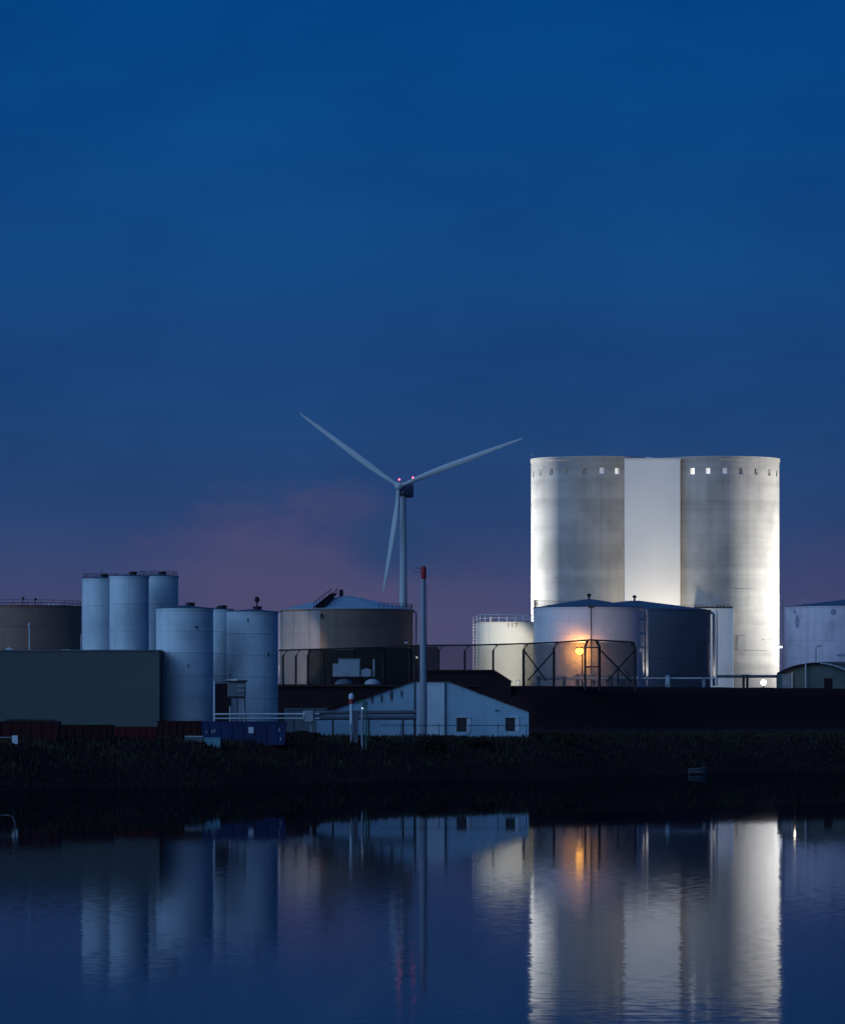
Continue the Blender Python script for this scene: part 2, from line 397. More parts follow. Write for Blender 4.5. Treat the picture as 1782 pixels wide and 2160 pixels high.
def bush(px, D, wpx, h, label, group):
    x0 = X(px, D); z0 = gz(x0, D); wd = S(wpx, D) / 2; r_ = random.Random(px)
    t = thing('bush', label, 'bush', (x0, D, z0), group)
    mb = MB()
    for i in range(900):
        u = Vector((r_.gauss(0, 1), r_.gauss(0, 1), r_.gauss(0, 1))).normalized() * (0.55 + 0.5 * r_.random() ** 0.5)
        lump = 1 + 0.22 * math.sin(u.x * 5 + px) * math.sin(u.z * 6)
        c = Vector((x0 + u.x * wd * lump, D + u.y * wd * 0.8, z0 + h * 0.52 + u.z * h * 0.5 * lump))
        if c.z < z0: continue
        s_ = r_.uniform(0.05, 0.11); q = Matrix.Rotation(r_.uniform(0, 6.28), 3, Vector((r_.random(), r_.random(), r_.random())).normalized())
        mb.face([c + q @ Vector(v) for v in ((-s_, 0, 0), (0, -s_ * .5, 0), (s_, 0, 0), (0, s_ * .5, 0))])
    mb.build('foliage', MATS['scrub_leaf'], t, fix=False, sharp=False)
    mb = MB()
    for i in range(5): mb.tube([(x0, D, z0 - .05), (x0 + r_.uniform(-.5, .5) * wd, D + r_.uniform(-.4, .4) * wd, z0 + h * 0.7)], 0.025, 5, 0.008)
    mb.build('stem', M['darksteel'], t)
bush(912, 284, 62, 0.75, 'low dark bush in front of the foot of the red-capped mast', 'bushes on the bank')
bush(1005, 288, 70, 0.45, 'low spreading bush under the left window of the pale house', 'bushes on the bank')
bush(640, 276, 80, 0.5, 'low dark bush beside the right end of the blue skip', 'bushes on the bank')
bush(1190, 300, 60, 0.55, 'dark bush on the bank just right of the pale house', 'bushes on the bank')

# ------------------------------------------------------------------ twin concrete silo
DS = 1044.0
RS = S(131, DS); ZT = Z(970, DS); ZB = 6.3
silo = thing('silo_building', 'tall floodlit twin concrete silo with a flat stair tower between its drums', 'silo', (X(1376, DS), DS, ZB))
def drum(pxc, angs, lit, side):
    cx = X(pxc, DS); cy = DS
    ww, wh = R(4.6), S(14.5, DS)
    z1 = Z(1007, DS); z2 = z1 + wh
    edges = []
    for a in angs: edges += [R(a) - ww / 2, R(a) + ww / 2]
    full = sorted(set([-math.pi] + edges + [math.pi]))
    A = []
    for a, b in zip(full, full[1:]):
        n = max(1, int(math.ceil((b - a) / R(2.5))))
        A += [a + (b - a) * i / n for i in range(n)]
    wins = [(R(a) - ww / 2, R(a) + ww / 2) for a in angs]
    zs = [ZB] + [ZB + (z1 - ZB) * i / 14 for i in range(1, 14)] + [z1, z2, ZT - 0.5, ZT]
    pt = lambda a, z, r=RS: Vector((cx + r * math.sin(a), cy - r * math.cos(a), z))
    mb = MB(); n = len(A)
    V = [[mb.bm.verts.new(pt(a, z)) for a in A] for z in zs]
    for j in range(len(zs) - 1):
        for i in range(n):
            a0 = A[i]; a1 = A[(i + 1) % n] if i + 1 < n else math.pi
            if zs[j] == z1 and any(abs(a0 - p) < 1e-4 or (a0 > p - 1e-4 and a1 < q + 1e-4) for p, q in wins): continue
            f = mb.bm.faces.new((V[j][i], V[j][(i + 1) % n], V[j + 1][(i + 1) % n], V[j + 1][i])); f.smooth = True
    o = mb.build('silo_drum', M['concrete'], silo, fix=False, sharp=False)
    # parapet and roof slab
    mb = MB(); mb.lathe([(RS + 0.08, -0.7), (RS + 0.14, -0.68), (RS + 0.14, 0.12), (RS - 0.3, 0.12), (RS - 0.3, -0.15), (0, 0.1)], (cx, cy, ZT), 128)
    mb.build('parapet', M['concrete'], o)
    for k, a in enumerate(angs):
        p, q = wins[k]; dpt = 0.75
        i0, i1, i2, i3 = pt(p, z1), pt(q, z1), pt(q, z2), pt(p, z2)
        b0, b1, b2, b3 = pt(p, z1, RS - dpt), pt(q, z1, RS - dpt), pt(q, z2, RS - dpt), pt(p, z2, RS - dpt)
        mb = MB()
        for fc in ((i0, i1, b1, b0), (i1, i2, b2, b1), (i2, i3, b3, b2), (i3, i0, b0, b3)): mb.face(fc)
        # frame bars round the pane
        cm = (b0 + b1 + b2 + b3) / 4
        fr = [cm + (v - cm) * 0.80 for v in (b0, b1, b2, b3)]
        nrm = Vector((math.sin(R(a)), -math.cos(R(a)), 0)) * 0.06
        for u in range(4):
            A0, A1 = (b0, b1, b2, b3)[u], (b0, b1, b2, b3)[(u + 1) % 4]
            mb.face((A0 + nrm, A1 + nrm, fr[(u + 1) % 4] + nrm, fr[u] + nrm))
        wo = mb.build('window', M['panel'], o, fix=False)
        mb = MB(); mb.face((b0, b1, b2, b3))
        mb.build('pane', lit.get(a, M['recess']), wo, fix=False)
    return o
litw = emit('lit_window_bright', (1.0, 0.97, 0.92), 1.6); litm = emit('lit_window_mid', (0.95, 0.92, 0.90), 0.50); litd = emit('lit_window_dim', (0.8, 0.8, 0.9), 0.14)
M['lw'], M['lm'], M['ld'] = litw, litm, litd
dl = drum(1251, [-75.5, -60.0, -44.3, -28.5, -10.5, 5.8, 20.5], {20.5: litm, 5.8: litd, -10.5: M['recess']}, -1)
dr = drum(1512, [-26.8, -12.0, 3.6, 19.3, 35.4, 53.2, 69.0], {-26.8: litw, -12.0: litm, 3.6: litd}, 1)
# flat stair tower between the drums
yF = DS - RS * 0.90
mb = MB(); mb.box(X(1316.5, yF), X(1435, yF), yF, DS, ZB, Z(968.5, yF)); mb.bevel(0.08)
tw = mb.build('stair_tower', M['panel'], silo)
mb = MB(); mb.box(X(1316.5, yF) - .1, X(1435, yF) + .1, yF - .1, DS - 2, Z(968.5, yF) + .003, Z(966, yF)); mb.build('coping', M['slab'], tw)
mb = MB(); mb.box(X(1362, yF), X(1374, yF), yF + 2, yF + 4, Z(966, yF), Z(962.5, yF)); mb.build('roof_hatch', M['slab'], silo)
mb = MB(); xa = X(1122, DS)
mb.tube([(xa, DS - 1, ZT), (xa, DS - 1, ZT + 1.5)], 0.06, 6); mb.tube([(xa - .4, DS - 1, ZT + 1.1), (xa + .4, DS - 1, ZT + 1.1)], 0.04, 6); mb.build('antenna', M['greymetal'], silo)
mb = MB()
for k in range(2):
    xa = X(1500 + 24 * k, DS); mb = MB(); mb.tube([(xa, DS - 9, ZT), (xa, DS - 9, ZT + 0.55)], 0.12, 6); mb.build('roof_vent', M['greymetal'], silo)
# faint grey vertical marks far round each drum
def marks(pxc, a0, drm, py0):
    cx = X(pxc, DS)
    def bar(mb, u0, u1, v0, v1):      # u along wall (m), v up (m)
        q = []
        for (u, v) in ((u0, v0), (u1, v0), (u1, v1), (u0, v1)):
            a = R(a0) + u / RS; q.append(Vector((cx + (RS + .012) * math.sin(a), DS - (RS + .012) * math.cos(a), v)))
        mb.face(q)
    z = Z(py0, DS)
    for k, strokes in enumerate((((0, .3, -.9, .0), (0, 1.5, -.25, 0)), ((0, .35, -1.2, 0), (0, 1.4, -.75, -.45), (.9, 1.25, -1.2, 0)), ((0, .35, -1.3, 0), (0, 1.4, -.25, 0), (0, 1.1, -.8, -.55)))):
        mb = MB()
        for (u0, u1, v0, v1) in strokes: bar(mb, u0 - .7, u1 - .7, z + v0 - k * 1.75, z + v1 - k * 1.75)
        bmesh.ops.remove_doubles(mb.bm, verts=mb.bm.verts, dist=.002)
        mb.build('letter', M['greyink'], drm, fix=False)
marks(1512, 62, dr, 1116); marks(1251, -75, dl, 1126)
# service door and pipe stain low on the right drum
def wallbox(pxc, a, w_, z0, z1, proud, name, mat, par):
    cx = X(pxc, DS); mb = MB(); n = 6
    for i in range(n):
        a0 = R(a) + (i / n - .5) * w_ / RS; a1 = R(a) + ((i + 1) / n - .5) * w_ / RS
        p = lambda a_, r_, z_: Vector((cx + r_ * math.sin(a_), DS - r_ * math.cos(a_), z_))
        r0, r1 = RS - .05, RS + proud
        mb.face((p(a0, r1, z0), p(a1, r1, z0), p(a1, r1, z1), p(a0, r1, z1)))
        mb.face((p(a0, r1, z1), p(a1, r1, z1), p(a1, r0, z1), p(a0, r0, z1))); mb.face((p(a0, r0, z0), p(a1, r0, z0), p(a1, r1, z0), p(a0, r1, z0)))
        if i == 0: mb.face((p(a0, r0, z0), p(a0, r1, z0), p(a0, r1, z1), p(a0, r0, z1)))
        if i == n - 1: mb.face((p(a1, r1, z0), p(a1, r0, z0), p(a1, r0, z1), p(a1, r1, z1)))
    return mb.build(name, mat, par)
gdoor = weathered('grey_service_panel', (0.26, 0.26, 0.26), (0.19, 0.19, 0.19), 0.7, 0, 0.4, 0.4)
wallbox(1512, 19.5, 1.9, Z(1374, DS), Z(1343, DS), 0.10, 'service_panel', gdoor, dr)
wallbox(1512, 32, 8.2, Z(1375.5, DS), Z(1374, DS), 0.18, 'ledge', gdoor, dr)
wallbox(1512, 51, 4.0, Z(1353, DS), Z(1350.5, DS), 0.12, 'ledge', gdoor, dr)
wallbox(1512, 24, 5.0, Z(1246.5, DS), Z(1245.5, DS), 0.05, 'ledge', gdoor, dr)

# grey slab building in front of the right drum
D2 = DS - RS - 1.2
mb = MB(); mb.box(X(1465, D2), X(1545, D2), D2, D2 + 4.0, ZB, Z(1283, D2)); mb.bevel(0.05)
sl = thing('plant_tower', 'plain pale slab building with dark roof edge before the right silo drum', 'building', (X(1505, D2), D2, ZB))
mb.build('wall', M['slab'], sl)
mb = MB(); mb.box(X(1464.5, D2), X(1545.5, D2), D2 - .12, D2 + 4.05, Z(1283, D2) + .003, Z(1280, D2)); ro = mb.build('roof', M['darksteel'], sl)
for px, h in ((1512, 7), (1519, 4), (1526, 5), (1490, 3)):
    mb = MB(); mb.tube([(X(px, D2), D2 + .5, Z(1280, D2)), (X(px, D2), D2 + .5, Z(1280 - h * .7, D2))], 0.12, 6); mb.build('roof_vent', M['darksteel'], ro)
mb = MB(); mb.box(X(1545, D2) + .003, X(1547, D2) + .003, D2 - .1, D2 + .3, ZB, Z(1281, D2)); mb.build('corner_trim', M['panel'], sl)
mb = MB()
for k in range(5): mb.tube([(X(1530 + 3 * k, D2), D2 - .05, ZB + 1), (X(1530 + 3 * k, D2), D2 - .05, Z(1400 - 6 * (k % 2), D2))], 0.03, 5)
mb.build('cable_run', M['slab'], sl)

# ------------------------------------------------------------------ wind turbine
DT = 1944.0
hub = P(842, 1027, DT); yaw = R(22)
axis = Vector((-math.sin(yaw), -math.cos(yaw), 0)); side = Vector((-axis.y, axis.x, 0)) * -1
if side.x < 0: side = -side
tb = thing('wind_turbine', 'white three-bladed wind turbine standing behind the tank farm with two red beacons', 'wind turbine', (X(850, DT), DT, 6.3))
tx = X(850.5, DT); tz = hub.z - 3.8
mb = MB(); mb.lathe([(S(9.0, DT), 6.3 - tz), (S(8.3, DT), Z(1290, DT) - tz), (S(6.6, DT), Z(1100, DT) - tz), (S(6.0, DT), 0)], (tx, DT, tz), 40, capt=True)
mb.build('tower', M['turbine'], tb)
top = Vector((tx, DT, hub.z))
hubc = top + axis * 4.5
mb = MB()
e1, e2, e3 = axis * -1, side, Vector((0, 0, 1))
prof = [(-3.6, 1.5, 1.7), (-2.6, 1.9, 2.3), (0, 2.0, 2.7), (4.0, 2.1, 3.0), (6.4, 2.0, 2.9), (6.8, 1.7, 2.6)]
rings = []
for l, hw, hh in prof:
    ring = []
    for k in range(16):
        t = k * 2 * math.pi / 16; c, s_ = math.cos(t), math.sin(t)
        q = (abs(c) ** .45 * math.copysign(1, c) * hw, abs(s_) ** .45 * math.copysign(1, s_) * hh)
        ring.append(mb.bm.verts.new(top + e1 * l + e2 * q[0] + e3 * (q[1] - 1.3)))
    rings.append(ring)
for A_, B_ in zip(rings, rings[1:]):
    for k in range(16):
        f = mb.bm.faces.new((A_[k], A_[(k + 1) % 16], B_[(k + 1) % 16], B_[k])); f.smooth = True
mb.bm.faces.new(rings[0]); mb.bm.faces.new(rings[-1])
nac = mb.build('nacelle', M['nacelle'], tb)
mb = MB()
cpt = top + e1 * 4.5 + e3 * 2.1
mb.tube([cpt - e2 * 1.6, cpt + e2 * 1.6], 0.35, 8); mb.tube([cpt - e3 * .7, cpt + e3 * .3], 0.5, 8); mb.build('cooler', M['darksteel'], nac)
mb = MB()
for i, (l, r_) in enumerate([(0, 0)]):
    mb.ball(hubc, 1.75, 20)
hb = mb.build('hub', M['turbine'], tb)
beac = emit('red_beacon', (1.0, 0.07, 0.11), 8.0)
for u, v, py in ((-1.2, -1.25, 1011.5), (5.6, 2.0, 1006.5)):
    bp = top + e1 * u + e2 * v; bp.z = Z(py, DT)
    mb = MB(); mb.ball(bp, 0.38, 12); bo = mb.build('beacon_light', beac, nac)
    mb = MB(); mb.tube([(bp.x, bp.y, bp.z - 0.3), (bp.x, bp.y, top.z + 0.6)], 0.12, 6); mb.build('beacon_stand', M['darksteel'], bo)
def blade(ang, L_):
    dirv = side * math.cos(ang) + Vector((0, 0, 1)) * math.sin(ang)
    chordv = axis.cross(dirv).normalized()
    secs = [(0.02, 1.7, 1.7), (0.07, 1.7, 1.5), (0.15, 1.9, 1.1), (0.28, 2.5, 0.95), (0.42, 2.5, 0.8), (0.6, 2.1, 0.62), (0.78, 1.6, 0.45), (0.92, 1.0, 0.3), (1.0, 0.4, 0.12)]
    mb = MB(); rings = []
    for t, ch, th in secs:
        tw_ = R(16) * (1 - t) ** 2
        cv = chordv * math.cos(tw_) + axis * math.sin(tw_); nv = axis * math.cos(tw_) - chordv * math.sin(tw_)
        c = hubc + dirv * (t * L_) + axis * (1.6 * t * t)
        off = 0.18 * ch * (1 if t > .08 else 0)
        rings.append([mb.bm.verts.new(c + cv * (math.cos(k * 2 * math.pi / 14) * ch / 2 + off) + nv * (math.sin(k * 2 * math.pi / 14) * th / 2 * (1 + .3 * math.cos(k * 2 * math.pi / 14)))) for k in range(14)])
    for A_, B_ in zip(rings, rings[1:]):
        for k in range(14):
            f = mb.bm.faces.new((A_[k], A_[(k + 1) % 14], B_[(k + 1) % 14], B_[k])); f.smooth = True
    mb.bm.faces.new(rings[-1])
    return mb.build('blade', M['turbine'], hb)
cosy = side.x
for a in (142.5, 19.8, 262.0):
    ar = R(a)
    ex = math.cos(ar) / cosy; an = math.atan2(math.sin(ar), ex)
    Lp = {142.5: 262, 19.8: 278, 262.0: 222}[a]
    blade(an, S(Lp, DT) / math.hypot(math.cos(an) * cosy, math.sin(an)))

# ------------------------------------------------------------------ storage tanks
def rail_ring(cx, cy, z, r, h, n, mat, parent, a0=0, a1=2 * math.pi, t=0.03, name='railing'):
    mb = MB(); m_ = max(24, n * 2)
    full = abs(a1 - a0 - 2 * math.pi) < 1e-6
    for hh in (h, h * 0.5):
        pts = [(cx + r * math.cos(a0 + (a1 - a0) * i / m_), cy + r * math.sin(a0 + (a1 - a0) * i / m_), z + hh) for i in range(m_ + 1)]
        mb.tube(pts, t, 5)
    for i in range(n):
        a = a0 + (a1 - a0) * i / (n if full else n - 1)
        mb.tube([(cx + r * math.cos(a), cy + r * math.sin(a), z), (cx + r * math.cos(a), cy + r * math.sin(a), z + h)], t * 1.1, 5)
    return mb.build(name, mat, parent)
def tank(name, label, cat, pxc, rpx, D, ytop, zbase, wall, roofmat, apex_py=None, courses=5, group=None, seg=96, lip=0.06, vent=True):
    """D is the distance of the tank's axis"""
    cx = X(pxc, D); r = S(rpx, D); zt = Z(ytop, D)
    t = thing(name, label, cat, (cx, D, zbase), group)
    prof = [(r, zbase)]
    for i in range(1, courses):
        z = zbase + (zt - zbase) * i / courses
        prof += [(r, z - .03), (r + .022, z - .022), (r + .022, z + .022), (r, z + .03)]
    prof += [(r, zt - .14), (r + lip, zt - .13), (r + lip, zt)]
    mb = MB(); mb.lathe(prof, (cx, D, 0), seg)
    sh = mb.build('shell', wall, t)
    za = Z(apex_py, D) if apex_py else zt + 0.12 * r
    k = (za - zt)
    mb = MB(); mb.lathe([(r + lip + .02, -0.01), (r + lip + .02, .03), (r * .75, k * .30 + .01), (r * .4, k * .66), (r * .08, k * .98), (0, k)], (cx, D, zt), seg)
    ro = mb.build('roof', roofmat, t)
    if vent:
        mb = MB(); mb.lathe([(.10, -.1), (.10, .28), (.22, .30), (.22, .48), (0, .6)], (cx, D, za), 12); mb.build('roof_vent', M['darksteel'], ro)
    return t, sh, ro, cx, r, zt, za
def vpipe(px, D, y0, y1, r, mat, name, parent):
    mb = MB(); mb.tube([(X(px, D), D, Z(y1, D)), (X(px, D), D, Z(y0, D))], r, 10); return mb.build(name, mat, parent)
def bent(px, D, y0, y1, r, dx, dy, mat, name, parent):
    """down-pipe whose top bends over towards the tank wall"""
    x = X(px, D); mb = MB(); mb.tube([(x, D, Z(y1, D)), (x, D, Z(y0, D) - .2), (x + dx * .4, D + dy * .4, Z(y0, D) - .03), (x + dx, D + dy, Z(y0, D))], r, 10)
    return mb.build(name, mat, parent)

ZP = 6.45
# far-left brown tank
t, sh, ro, cx, r, zt, za = tank('storage_tank', 'wide brown tank at the left edge behind the green warehouse', 'storage tank', 25, 147, 478, 1280, ZP, M['tanktaupe'], M['darksteel'], 1277, 4, 'storage tanks', vent=False)
rail_ring(cx, 478, zt, r - .1, .55, 30, M['darksteel'], ro, t=.02)
for px, py in ((48, 1262), (74, 1264)):
    p = P(px, py, 476); mb = MB(); mb.tube([(p.x, 476, zt), (p.x, 476, p.z)], .05, 6); mb.ball((p.x + .05, 476, p.z), .13, 8); mb.build('roof_vent', M['darksteel'], ro)
for px in (105, 114):
    p = P(px, 1277, 471.3); mb = MB(); mb.ball((p.x, p.y, p.z + .05), .11, 8); mb.build('roof_fitting', M['palepaint'], ro)
vpipe(170.6, 474, 1338, 1440, .045, M['palepaint'], 'down_pipe', t)
# three pale tanks behind the warehouse
def small_tank(px0, px1, D, ytop, label, capdark=0.0):
    t, sh, ro, cx, r, zt, za = tank('upright_tank', label, 'upright tank', (px0 + px1) / 2, (px1 - px0) / 2, D, ytop, 2.2, M['tankwhite'], M['roof'], None, 6, 'slim pale upright tanks', 64, .03, False)
    mb = MB(); mb.lathe([(.24, 0), (.24, .16), (.30, .17), (.30, .24), (0, .28)], (cx + r * .2, D, za - .10), 14); mb.build('hatch', M['darksteel'], ro)
    return t, sh, ro, cx, r, zt, za
a1 = small_tank(173, 252, 322, 1221, 'slim pale upright tank, leftmost of the trio above the green warehouse')
a2 = small_tank(231, 314, 312, 1216, 'slim pale upright tank in the middle of the trio above the green warehouse')
a3 = small_tank(292, 376, 316, 1216, 'slim shaded upright tank, rightmost of the trio above the green warehouse')
for q, px in ((a1, 211), (a3, 345)):
    rail_ring(q[3], ORG[q[0].name].y, q[5], q[4] * .95, .32, 10, M['darksteel'], q[2], t=.012)
mb = MB(); mb.tube([(a1[3] + .1, 322, a1[6]), (a1[3] + .1, 322, a1[6] + .45)], .02, 6); mb.build('vent_pipe', M['darksteel'], a1[2])
b1 = small_tank(329, 450, 288, 1284, 'broad pale upright tank right beside the green warehouse, shaded along its lower left')
b2 = small_tank(436, 492, 293.6, 1286, 'narrow dark-shaded upright tank showing only in the gap between two broader tanks')
b3 = small_tank(478, 586, 291, 1291, 'broad pale upright tank with a ball-topped vent, beside the pipe frame')
# details on b1 / b3: hatches, level marks, vents
for q, items in ((b1, ((417, 1324, 3.5, 5), (400, 1405, 1.5, 6))), (b3, ((525, 1310, 2, 9), (567, 1381, 3, 8), (487, 1425, 3, 5)))):
    D = ORG[q[0].name].y
    for px, py, wpx, hpx in items:
        dx_ = X(px, D) - q[3]; yy = D - math.sqrt(max(.01, q[4] ** 2 - dx_ ** 2))
        mb = MB(); mb.box(X(px, D) - S(wpx, D) / 2, X(px, D) + S(wpx, D) / 2, yy - .05, yy + .12, Z(py, D) - S(hpx, D) / 2, Z(py, D) + S(hpx, D) / 2); mb.bevel(.01)
        mb.build('bracket', M['darksteel'], q[1])
mb = MB(); vx = X(542, 291); mb.tube([(vx, 291, b3[6] - .3), (vx, 291, Z(1272, 291))], .045, 8); mb.ball((vx, 291, Z(1265, 291)), S(5.5, 291), 12, 1, 1, 1.25); mb.build('ball_vent', M['darksteel'], b3[2])
mb = MB(); mb.lathe([(S(17, 291), 0), (S(12, 291), .10), (S(5, 291), .17), (0, .18)], (X(543, 291), 291, b3[6] - .17), 18); mb.build('roof_collar', M['darksteel'], b3[2])
mb = MB(); mb.lathe([(S(20, 288), 0), (S(16, 288), .09), (S(6, 288), .14), (0, .15)], (X(396, 288), 288, b1[6] - .14), 18); mb.build('roof_collar', M['darksteel'], b1[2])
mb = MB(); mb.lathe([(S(17, 294), 0), (S(8, 294), .2), (0, .24)], (X(466, 293.6), 293.6, b2[6] - .12), 18); mb.build('roof_collar', M['darksteel'], b2[2])

# big brown/beige tank in the middle
DM = 466.0
t, sh, ro, cx, r, zt, za = tank('storage_tank', 'wide brown tank with blue cone roof and sloping roof stair, left of the turbine', 'storage tank', 731.5, 139.5, DM, 1287, ZP, M['tankbrown'], M['roofpale'], 1257, 5, 'storage tanks', vent=False)
tmid = t
beige = weathered('lit_side_beige', (0.34, 0.29, 0.265), (0.25, 0.21, 0.20), 0.65, 0, 0.5, 0.6, 0, 0.5, 0.1)  # lighter beige puts the lamplit left side into the panel colour
def patch(a0, a1, z0, z1, mat, name, par, off=.03):
    mb = MB(); n = 10
    for i in range(n):
        u0 = a0 + (a1 - a0) * i / n; u1 = a0 + (a1 - a0) * (i + 1) / n
        q = lambda a, rr, z: Vector((cx + rr * math.sin(a), DM - rr * math.cos(a), z))
        mb.face((q(u0, r + off, z0), q(u1, r + off, z0), q(u1, r + off, z1), q(u0, r + off, z1)))
        if i == 0: mb.face((q(u0, r, z0), q(u0, r + off, z0), q(u0, r + off, z1), q(u0, r, z1)))
        if i == n - 1: mb.face((q(u1, r + off, z0), q(u1, r, z0), q(u1, r, z1), q(u1, r + off, z1)))
    return mb.build(name, mat, par)
asn = lambda px: math.asin(max(-1, min(1, (px - 731.5) / 139.5)))
for p0, p1 in ((592.2, 621.5), (622.5, 655), (656, 678)):
    patch(asn(p0), asn(p1), ZP, zt - .2, beige, 'lit_side_panel', sh)
# roof stair running down the cone
p0 = P(705, 1256, DM); p1 = P(678, 1289, DM - 5.8)
pa = Vector((X(705, DM), DM, za + .25)); pb = Vector((X(676, DM), DM - r * .93, zt + .12))
mb = MB(); wv = Vector((.55, 0, 0))
mb.face((pa - wv * .5, pa + wv * .5, pb + wv * 1.0, pb - wv * 1.0)); 
for sgn in (-1, 1):
    A0, B0 = pa + wv * .5 * sgn, pb + wv * sgn
    mb.tube([A0, B0], .035, 6); mb.tube([A0 + Vector((0, 0, .45)), B0 + Vector((0, 0, .45))], .03, 6)
    for k in range(7): q = A0.lerp(B0, k / 6); mb.tube([q, q + Vector((0, 0, .45))], .025, 5)
    for k in range(26): q = A0.lerp(B0, k / 25); mb.face((q, q + Vector((0, .12, 0)), q + Vector((0, .12, .42)), q + Vector((0, 0, .42))))
for k in range(22):
    q = pa.lerp(pb, k / 21); ww_ = .5 + .5 * k / 21
    mb.face((q - wv * ww_ + Vector((0, 0, .05)), q + wv * ww_ + Vector((0, 0, .05)), q + wv * ww_ + Vector((0, .18, .05)), q - wv * ww_ + Vector((0, .18, .05))))
mb.build('roof_stair', M['darksteel'], ro)
mb = MB(); mb.box(cx - .75, cx - .35, DM - .2, DM + .2, za - .15, za + .40); mb.ball((cx - .55, DM, za + .45), .2, 8); mb.build('roof_vent', M['darksteel'], ro)
rail_ring(cx, DM, zt, r - .05, .55, 26, M['darksteel'], ro, R(-60), R(60), t=.018)
bent(589.5, DM - 2.0, 1291, 1445, .075, .15, .5, M['galv'], 'down_pipe', t)
bent(878, DM - .5, 1290, 1445, .11, -.25, .3, M['galv'], 'down_pipe', t)
mb = MB(); q = P(678, 1297, DM - r * .93 - .3); mb.tube([q, q + Vector((0, 0, -.35))], .1, 8); mb.tube([q, (q.x, q.y + .5, q.z + .2)], .06, 6); mb.build('pipe_elbow', M['darksteel'], sh)

# cream tank 117
D117 = 476.0
t, sh, ro, cx, r, zt, za = tank('storage_tank', 'floodlit cream tank numbered 117 with a white railing round its flat roof', 'storage tank', 1077, 73, D117, 1313, ZP, M['tankcream'], M['roof'], 1311.5, 4, 'storage tanks', vent=False)
t117 = t
rail_ring(cx, D117, zt + .02, r + .02, S(14.5, D117), 26, M['palepaint'], t, t=.032)
a = math.asin((1079 - 1077) / 73)
text_mesh('117', S(12.5, D117), .006, 'digit', M['ink'], sh, (cx + r * math.sin(a), D117 - r * math.cos(a) - .02, Z(1321, D117)))
mb = MB()
for sx_ in (-.16, .16):
    mb.tube([(X(1001.5, D117) + sx_, D117 - .6, ZP), (X(1001.5, D117) + sx_, D117 - .6, Z(1299, D117))], .035, 6)
for k in range(22): 
    z = ZP + .3 + k * .3
    if z < Z(1300, D117): mb.tube([(X(1001.5, D117) - .16, D117 - .6, z), (X(1001.5, D117) + .16, D117 - .6, z)], .018, 5)
mb.build('ladder', M['palepaint'], t)
vpipe(1034, D117 - r * .83 - .15, 1300, 1440, .05, M['palepaint'], 'down_pipe', t)

# lavender tank with cone roof
DL = 470.0
t, sh, ro, cx, r, zt, za = tank('storage_tank', 'pale lavender cone-roofed tank behind the orange lamp', 'storage tank', 1242, 117, DL, 1283, ZP, M['tankgrey'], M['roof'], 1264, 6, 'storage tanks')
tlav = t
rail_ring(cx, DL, zt, r - .05, .82, 44, M['darksteel'], ro, R(95), R(200), t=.012)
bent(1364.5, DL - .8, 1285, 1447, .13, -.3, .3, M['galv'], 'down_pipe', t)
yy = DL - r - .12
mb = MB(); mb.tube([(X(1246.5, yy), yy, ZP), (X(1246.5, yy), yy, Z(1282, yy))], .045, 8); mb.build('level_pipe', M['darksteel'], sh)
mb = MB(); mb.box(X(1246.5, yy) - .3, X(1246.5, yy) + .3, yy - .05, yy + .35, Z(1282, yy), Z(1278, yy)); mb.bevel(.03); mb.build('gauge_head', M['darksteel'], ro)
a = math.asin((1343 - 1242) / 117)
pn = Vector((cx + (r + .04) * math.sin(a), DL - (r + .04) * math.cos(a), Z(1317, DL)))
text_mesh('12', .40, .006, 'digit', M['ink'], sh, pn, a)
mb = MB(); mb.tube([pn + Vector((-.2, -.02, .28)), pn + Vector((.2, .2, .28))], .025, 6); mb.build('number_bracket', M['ink'], sh)
mb = MB(); mb.ball((X(1349, DL) , DL - r * .45, Z(1373, DL)), .16, 8, .8, .8, 1.6); mb.build('wall_fitting', M['palepaint'], sh)

# tank behind, its shade put into the dark wall colour
DN = 500.0
t, sh, ro, cx, r, zt, za = tank('storage_tank', 'tank with shade-darkened wall colour, right of the lavender tank, its cone roof showing behind', 'storage tank', 1338, 160, DN, 1288, ZP, M['shade_navy'], M['roof'], 1267, 5, 'storage tanks')
bent(1505.5, DN - 1.2, 1293, 1447, .16, -.3, .3, M['galv'], 'down_pipe', t)
bent(1512, DN + 4, 1288, 1447, .06, -.1, .3, M['galv'], 'down_pipe', t)
rail_ring(cx, DN, zt, r - .05, .7, 40, M['darksteel'], ro, R(20), R(95), t=.012)

# right-hand tank
DR = 500.0
t, sh, ro, cx, r, zt, za = tank('storage_tank', 'pale rust-stained tank at the right edge behind the arched hut', 'storage tank', 1788, 133, DR, 1281, ZP, M['tankstain'], M['roof'], 1265, 5, 'storage tanks')
stain = weathered('old_stain', (0.30, 0.29, 0.34), (0.24, 0.23, 0.28), 0.7, 0, 0.8, 0.3)
def stain_patch(px, py, wpx, hpx):
    mb = MB(); r_ = random.Random(px); pts = []
    for k in range(18):
        t_ = k * 2 * math.pi / 18; f_ = .75 + .35 * r_.random()
        X_ = px + math.cos(t_) * wpx / 2 * f_; Y_ = py + math.sin(t_) * hpx / 2 * f_
        dx_ = X(X_, DR) - cx; pts.append(Vector((X(X_, DR), DR - math.sqrt((r + .01) ** 2 - dx_ * dx_), Z(Y_, DR))))
    c_ = sum(pts, Vector()) / len(pts); c_.y -= .01
    for a_, b_ in zip(pts, pts[1:] + pts[:1]): mb.face((c_, a_, b_))
    mb.build('stain', stain, sh, fix=False)
stain_patch(1676, 1313, 9, 28); stain_patch(1671, 1292, 6, 9); stain_patch(1747, 1294, 13, 14); stain_patch(1763, 1384, 22, 7)
